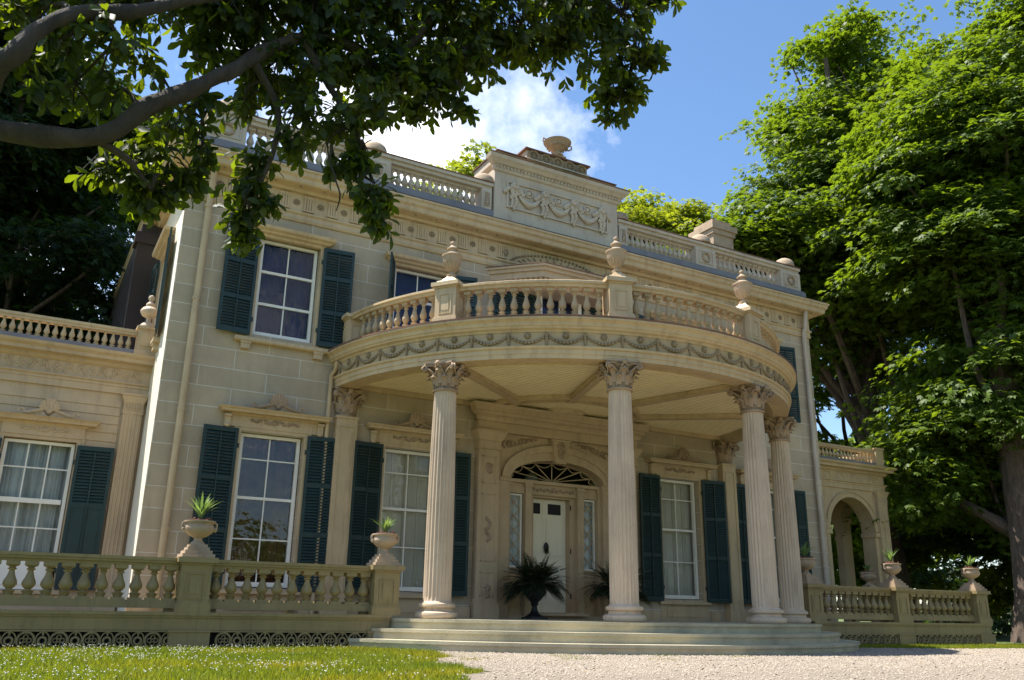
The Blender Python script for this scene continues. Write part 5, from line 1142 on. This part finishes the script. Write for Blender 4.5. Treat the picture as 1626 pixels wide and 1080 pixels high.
CL = [(-10.27, -9.999, 3.626, 0.27, 19), (-10.026, -10.19, 3.778, 0.27, 36), (-9.718, -10.351, 3.747, 0.193, 25), (-9.7, -10.573, 3.338, 0.164, 10), (-9.301, -9.93, 4.264, 0.306, 66), (-8.886, -9.958, 4.364, 0.361, 80), (-8.473, -10.096, 4.438, 0.367, 83), (-8.005, -10.136, 4.49, 0.355, 83), (-7.486, -10.123, 4.648, 0.396, 87), (-6.984, -10.231, 4.836, 0.382, 87), (-6.457, -10.355, 5.027, 0.393, 83), (-5.958, -10.426, 5.116, 0.377, 76), (-5.691, -10.528, 5.317, 0.218, 32), (-9.128, -9.9, 3.912, 0.197, 29), (-9.045, -10.014, 4.102, 0.197, 36), (-8.728, -9.876, 3.892, 0.271, 59), (-8.378, -9.893, 4.061, 0.326, 73), (-8.019, -9.981, 4.082, 0.307, 66), (-7.658, -10.086, 4.148, 0.312, 70), (-7.27, -10.151, 4.392, 0.297, 63), (-6.854, -10.217, 4.595, 0.255, 49), (-6.475, -10.236, 4.725, 0.236, 42), (-5.893, -10.323, 4.731, 0.296, 59), (-5.939, -10.195, 4.447, 0.172, 18), (-5.751, -10.301, 4.45, 0.183, 22), (-5.686, -10.449, 4.761, 0.162, 19), (-5.89, -10.148, 4.242, 0.097, 7), (-7.501, -10.108, 3.967, 0.202, 25), (-7.294, -10.184, 3.856, 0.115, 12), (-7.6, -9.995, 3.805, 0.067, 5), (-8.84, -9.827, 3.597, 0.124, 12), (-8.481, -10.006, 3.54, 0.186, 22), (-8.185, -10.159, 3.503, 0.204, 29), (-7.977, -10.207, 3.647, 0.158, 20), (-7.836, -10.167, 3.982, 0.186, 36), (-8.107, -10.205, 3.179, 0.157, 22), (-7.988, -10.242, 2.929, 0.139, 20), (-7.927, -10.261, 2.723, 0.103, 12), (-8.237, -10.109, 3.114, 0.079, 7), (-8.472, -9.978, 3.281, 0.114, 12), (-8.73, -9.843, 3.138, 0.105, 14), (-8.747, -9.872, 2.913, 0.129, 18), (-8.742, -9.808, 2.728, 0.129, 18), (-8.684, -9.796, 2.606, 0.069, 6), (-8.606, -9.914, 2.813, 0.077, 7), (-9.226, -9.973, 3.269, 0.174, 16), (-9.345, -9.936, 3.019, 0.212, 25), (-9.483, -9.904, 2.813, 0.184, 22), (-9.629, -9.836, 2.848, 0.12, 11), (-9.287, -9.884, 2.786, 0.171, 21), (-9.127, -9.893, 2.894, 0.141, 18), (-9.367, -9.908, 2.643, 0.096, 8), (-9.073, -9.886, 3.124, 0.127, 13), (-9.87, -10.191, 3.207, 0.189, 13), (-10.049, -10.275, 3.053, 0.164, 7), (-9.66, -10.284, 3.138, 0.151, 8), (-9.512, -10.137, 3.501, 0.18, 15), (-9.938, -10.439, 3.334, 0.146, 12), (-10.142, -10.286, 3.225, 0.146, 10), (-9.112, -9.987, 3.466, 0.093, 7), (-7.525, -10.16, 5.145, 0.552, 87), (-8.513, -10.106, 4.861, 0.512, 87), (-9.351, -10.008, 4.556, 0.437, 70), (-6.48, -10.393, 5.499, 0.531, 70), (-10.082, -10.278, 4.109, 0.386, 53), (-10.666, -10.027, 3.32, 0.364, 39), (-10.674, -10.174, 3.738, 0.364, 39), (-10.624, -9.769, 4.532, 0.311, 8), (-10.38, -9.96, 4.684, 0.311, 14), (-10.072, -10.121, 4.653, 0.222, 10), (-9.655, -9.7, 5.17, 0.352, 25), (-9.24, -9.728, 5.27, 0.415, 30), (-8.827, -9.866, 5.344, 0.422, 31), (-8.359, -9.906, 5.396, 0.408, 31), (-7.84, -9.893, 5.554, 0.455, 33), (-7.338, -10.001, 5.742, 0.439, 33), (-6.811, -10.125, 5.933, 0.452, 31), (-6.312, -10.196, 6.022, 0.434, 29), (-6.045, -10.298, 6.223, 0.251, 13), (-9.482, -9.67, 4.818, 0.226, 11), (-9.399, -9.784, 5.008, 0.226, 14), (-9.082, -9.646, 4.798, 0.311, 23), (-8.732, -9.663, 4.967, 0.375, 28), (-8.373, -9.751, 4.988, 0.354, 25), (-8.012, -9.856, 5.054, 0.359, 26), (-7.624, -9.921, 5.298, 0.341, 24), (-7.208, -9.987, 5.501, 0.293, 19), (-6.829, -10.006, 5.631, 0.271, 16), (-6.247, -10.093, 5.637, 0.341, 23), (-6.293, -9.965, 5.353, 0.198, 10), (-6.105, -10.071, 5.356, 0.211, 13), (-6.04, -10.219, 5.667, 0.186, 8), (-7.855, -9.878, 4.873, 0.232, 14), (-7.648, -9.954, 4.762, 0.133, 7), (-9.194, -9.597, 4.503, 0.143, 7), (-8.835, -9.776, 4.446, 0.214, 13), (-8.539, -9.929, 4.409, 0.235, 16), (-8.331, -9.977, 4.553, 0.182, 11), (-8.19, -9.937, 4.888, 0.214, 14), (-9.58, -9.743, 4.175, 0.2, 10), (-7.879, -9.93, 6.051, 0.635, 33), (-11.02, -9.797, 4.226, 0.418, 15), (-11.028, -9.944, 4.644, 0.418, 15)]
mb = MB()
trunkp = [Vector((-13.9, -11.4, -1.3)), Vector((-13.8, -11.3, -.4)), Vector((-13.6, -11.3, .5)), Vector((-13.3, -11.25, 1.3)), Vector((-13.0, -11.1, 2.0))]
mb.tube([p-O_ for p in trunkp], [.30, .23, .20, .18, .16], 14)
limbs = []
for pts, r0, r1 in MAIN:
    P_ = [Vector(p) for p in pts]; out = []
    for i in range(len(P_)-1):                        # Catmull-Rom through the knots
        a = P_[max(i-1, 0)]; b = P_[i]; c = P_[i+1]; d = P_[min(i+2, len(P_)-1)]
        for k in range(5): t = k/5; out.append(.5*((2*b)+(c-a)*t+(2*a-5*b+4*c-d)*t*t+(3*b-a-3*c+d)*t**3))
    out.append(P_[-1]); n = len(out); rad = [(r0+(r1-r0)*i/(n-1))*(1+.09*sin(i*1.7)+.08*sin(i*.61+1)) for i in range(n)]
    mb.tube([p-O_ for p in out], rad, 12); limbs += [(out[i], rad[i]) for i in range(n)]
RP = []; RD = []; rn = random.Random(5)
for (cx, cy, cz, R_, nros) in CL:
    c = Vector((cx, cy, cz)); q, rq = min(limbs, key=lambda t: (t[0]-c).length+.25*max(0, c.z-t[0].z))
    mid = q.lerp(c, .5)+Vector((rn.uniform(-.1, .1), rn.uniform(-.1, .1), rn.uniform(.02, .16))); tw = [q, q.lerp(mid, .5)+Vector((0, 0, .04)), mid, c.lerp(mid, .3), c]; mb.tube([p-O_ for p in tw], [min(rq*.5, .022), .014, .011, .009, .007], 6)
    limbs.append((mid, .012)); limbs.append((c, .008))
    for _ in range(nros):
        u = Vector((rn.gauss(0, 1), rn.gauss(0, 1), rn.gauss(0, .85))).normalized()*R_*(rn.uniform(.25, 1.05)**.7 if rn.random() < .8 else rn.uniform(1.0, 1.55)); e = c+u
        st = rn.choice(tw[2:]); k = st.lerp(e, .5)+Vector((0, 0, rn.uniform(-.02, .05))); 
        if rn.random() < .6: mb.tube([p-O_ for p in (st, k, e)], [.006, .004, .003], 4)
        RP.append(e); RD.append((u.normalized()*.6+Vector((rn.uniform(-.5, .5), rn.uniform(-.5, .5), rn.uniform(-.75, .25)))).normalized())
from mathutils import noise as mnoise
mb.v = [tuple(Vector(p)+mnoise.noise_vector(Vector(p)*9)*.010+mnoise.noise_vector(Vector(p)*3)*.018) for p in mb.v]
link('trunk', mb.mesh('trunk', 'magbark'), MAG)
LT = [(0, 0, 0), (.15, .30, .035), (0, .30, 0), (-.15, .30, .035), (.23, .62, .05), (0, .64, -.01), (-.23, .62, .05), (.13, .88, .0), (0, .90, -.06), (-.13, .88, .0), (0, 1.0, -.11), (0, 1.001, -.11)]
LQ = [(0, 1, 2, 0), (0, 2, 3, 0), (1, 4, 5, 2), (2, 5, 6, 3), (4, 7, 8, 5), (5, 8, 9, 6), (7, 10, 11, 8), (8, 11, 10, 9)]
LQ = [(0, 1, 2, 2), (0, 2, 3, 3), (1, 4, 5, 2), (2, 5, 6, 3), (4, 7, 8, 5), (5, 8, 9, 6), (7, 10, 8, 8), (8, 10, 9, 9)]
r = np.random.default_rng(77); P = []; D = []; Nn = []; Sz = []
for e, d in zip(RP, RD):
    d = np.array(d); m = r.integers(5, 9); x = np.cross(d, [.3, .2, 1]); x /= np.linalg.norm(x); y = np.cross(d, x); a0 = r.uniform(0, 6.28)
    for k in range(m):
        a = a0+k*2.4; side = x*cos(a)+y*sin(a); op = r.uniform(.5, 1.2); ld = d*(1-.35*op)+side*op+np.array([0, 0, -.55])
        P.append(np.array(e)-d*.02*k); D.append(ld); Nn.append(d+np.array([0, 0, .5])+r.normal(0, .3, 3)); Sz.append(r.uniform(.07, .125))
P = np.array(P)-np.array(O_); tri = np.array(LQ)
V, Fc = scatter(LT, LQ, P, np.array(D), np.array(Nn), np.array(Sz))
# split degenerate quads off as triangles
tm = Fc[:, 2] == Fc[:, 3]
me = bpy.data.meshes.new('foliage'); Q = Fc[~tm]; Tt = Fc[tm][:, :3]
me.vertices.add(len(V)); me.vertices.foreach_set('co', V.astype(np.float32).ravel()); me.loops.add(Q.size+Tt.size); me.loops.foreach_set('vertex_index', np.r_[Q.ravel(), Tt.ravel()].astype(np.int32))
me.polygons.add(len(Q)+len(Tt)); me.polygons.foreach_set('loop_start', np.r_[np.arange(0, Q.size, 4), Q.size+np.arange(0, Tt.size, 3)].astype(np.int32)); me.polygons.foreach_set('loop_total', np.r_[np.full(len(Q), 4), np.full(len(Tt), 3)].astype(np.int32))
me.polygons.foreach_set('use_smooth', np.ones(len(Q)+len(Tt), bool)); me.materials.append(MT['magleaf']); me.update(calc_edges=True)
link('foliage', me, MAG)
print('magnolia leaves', len(P))
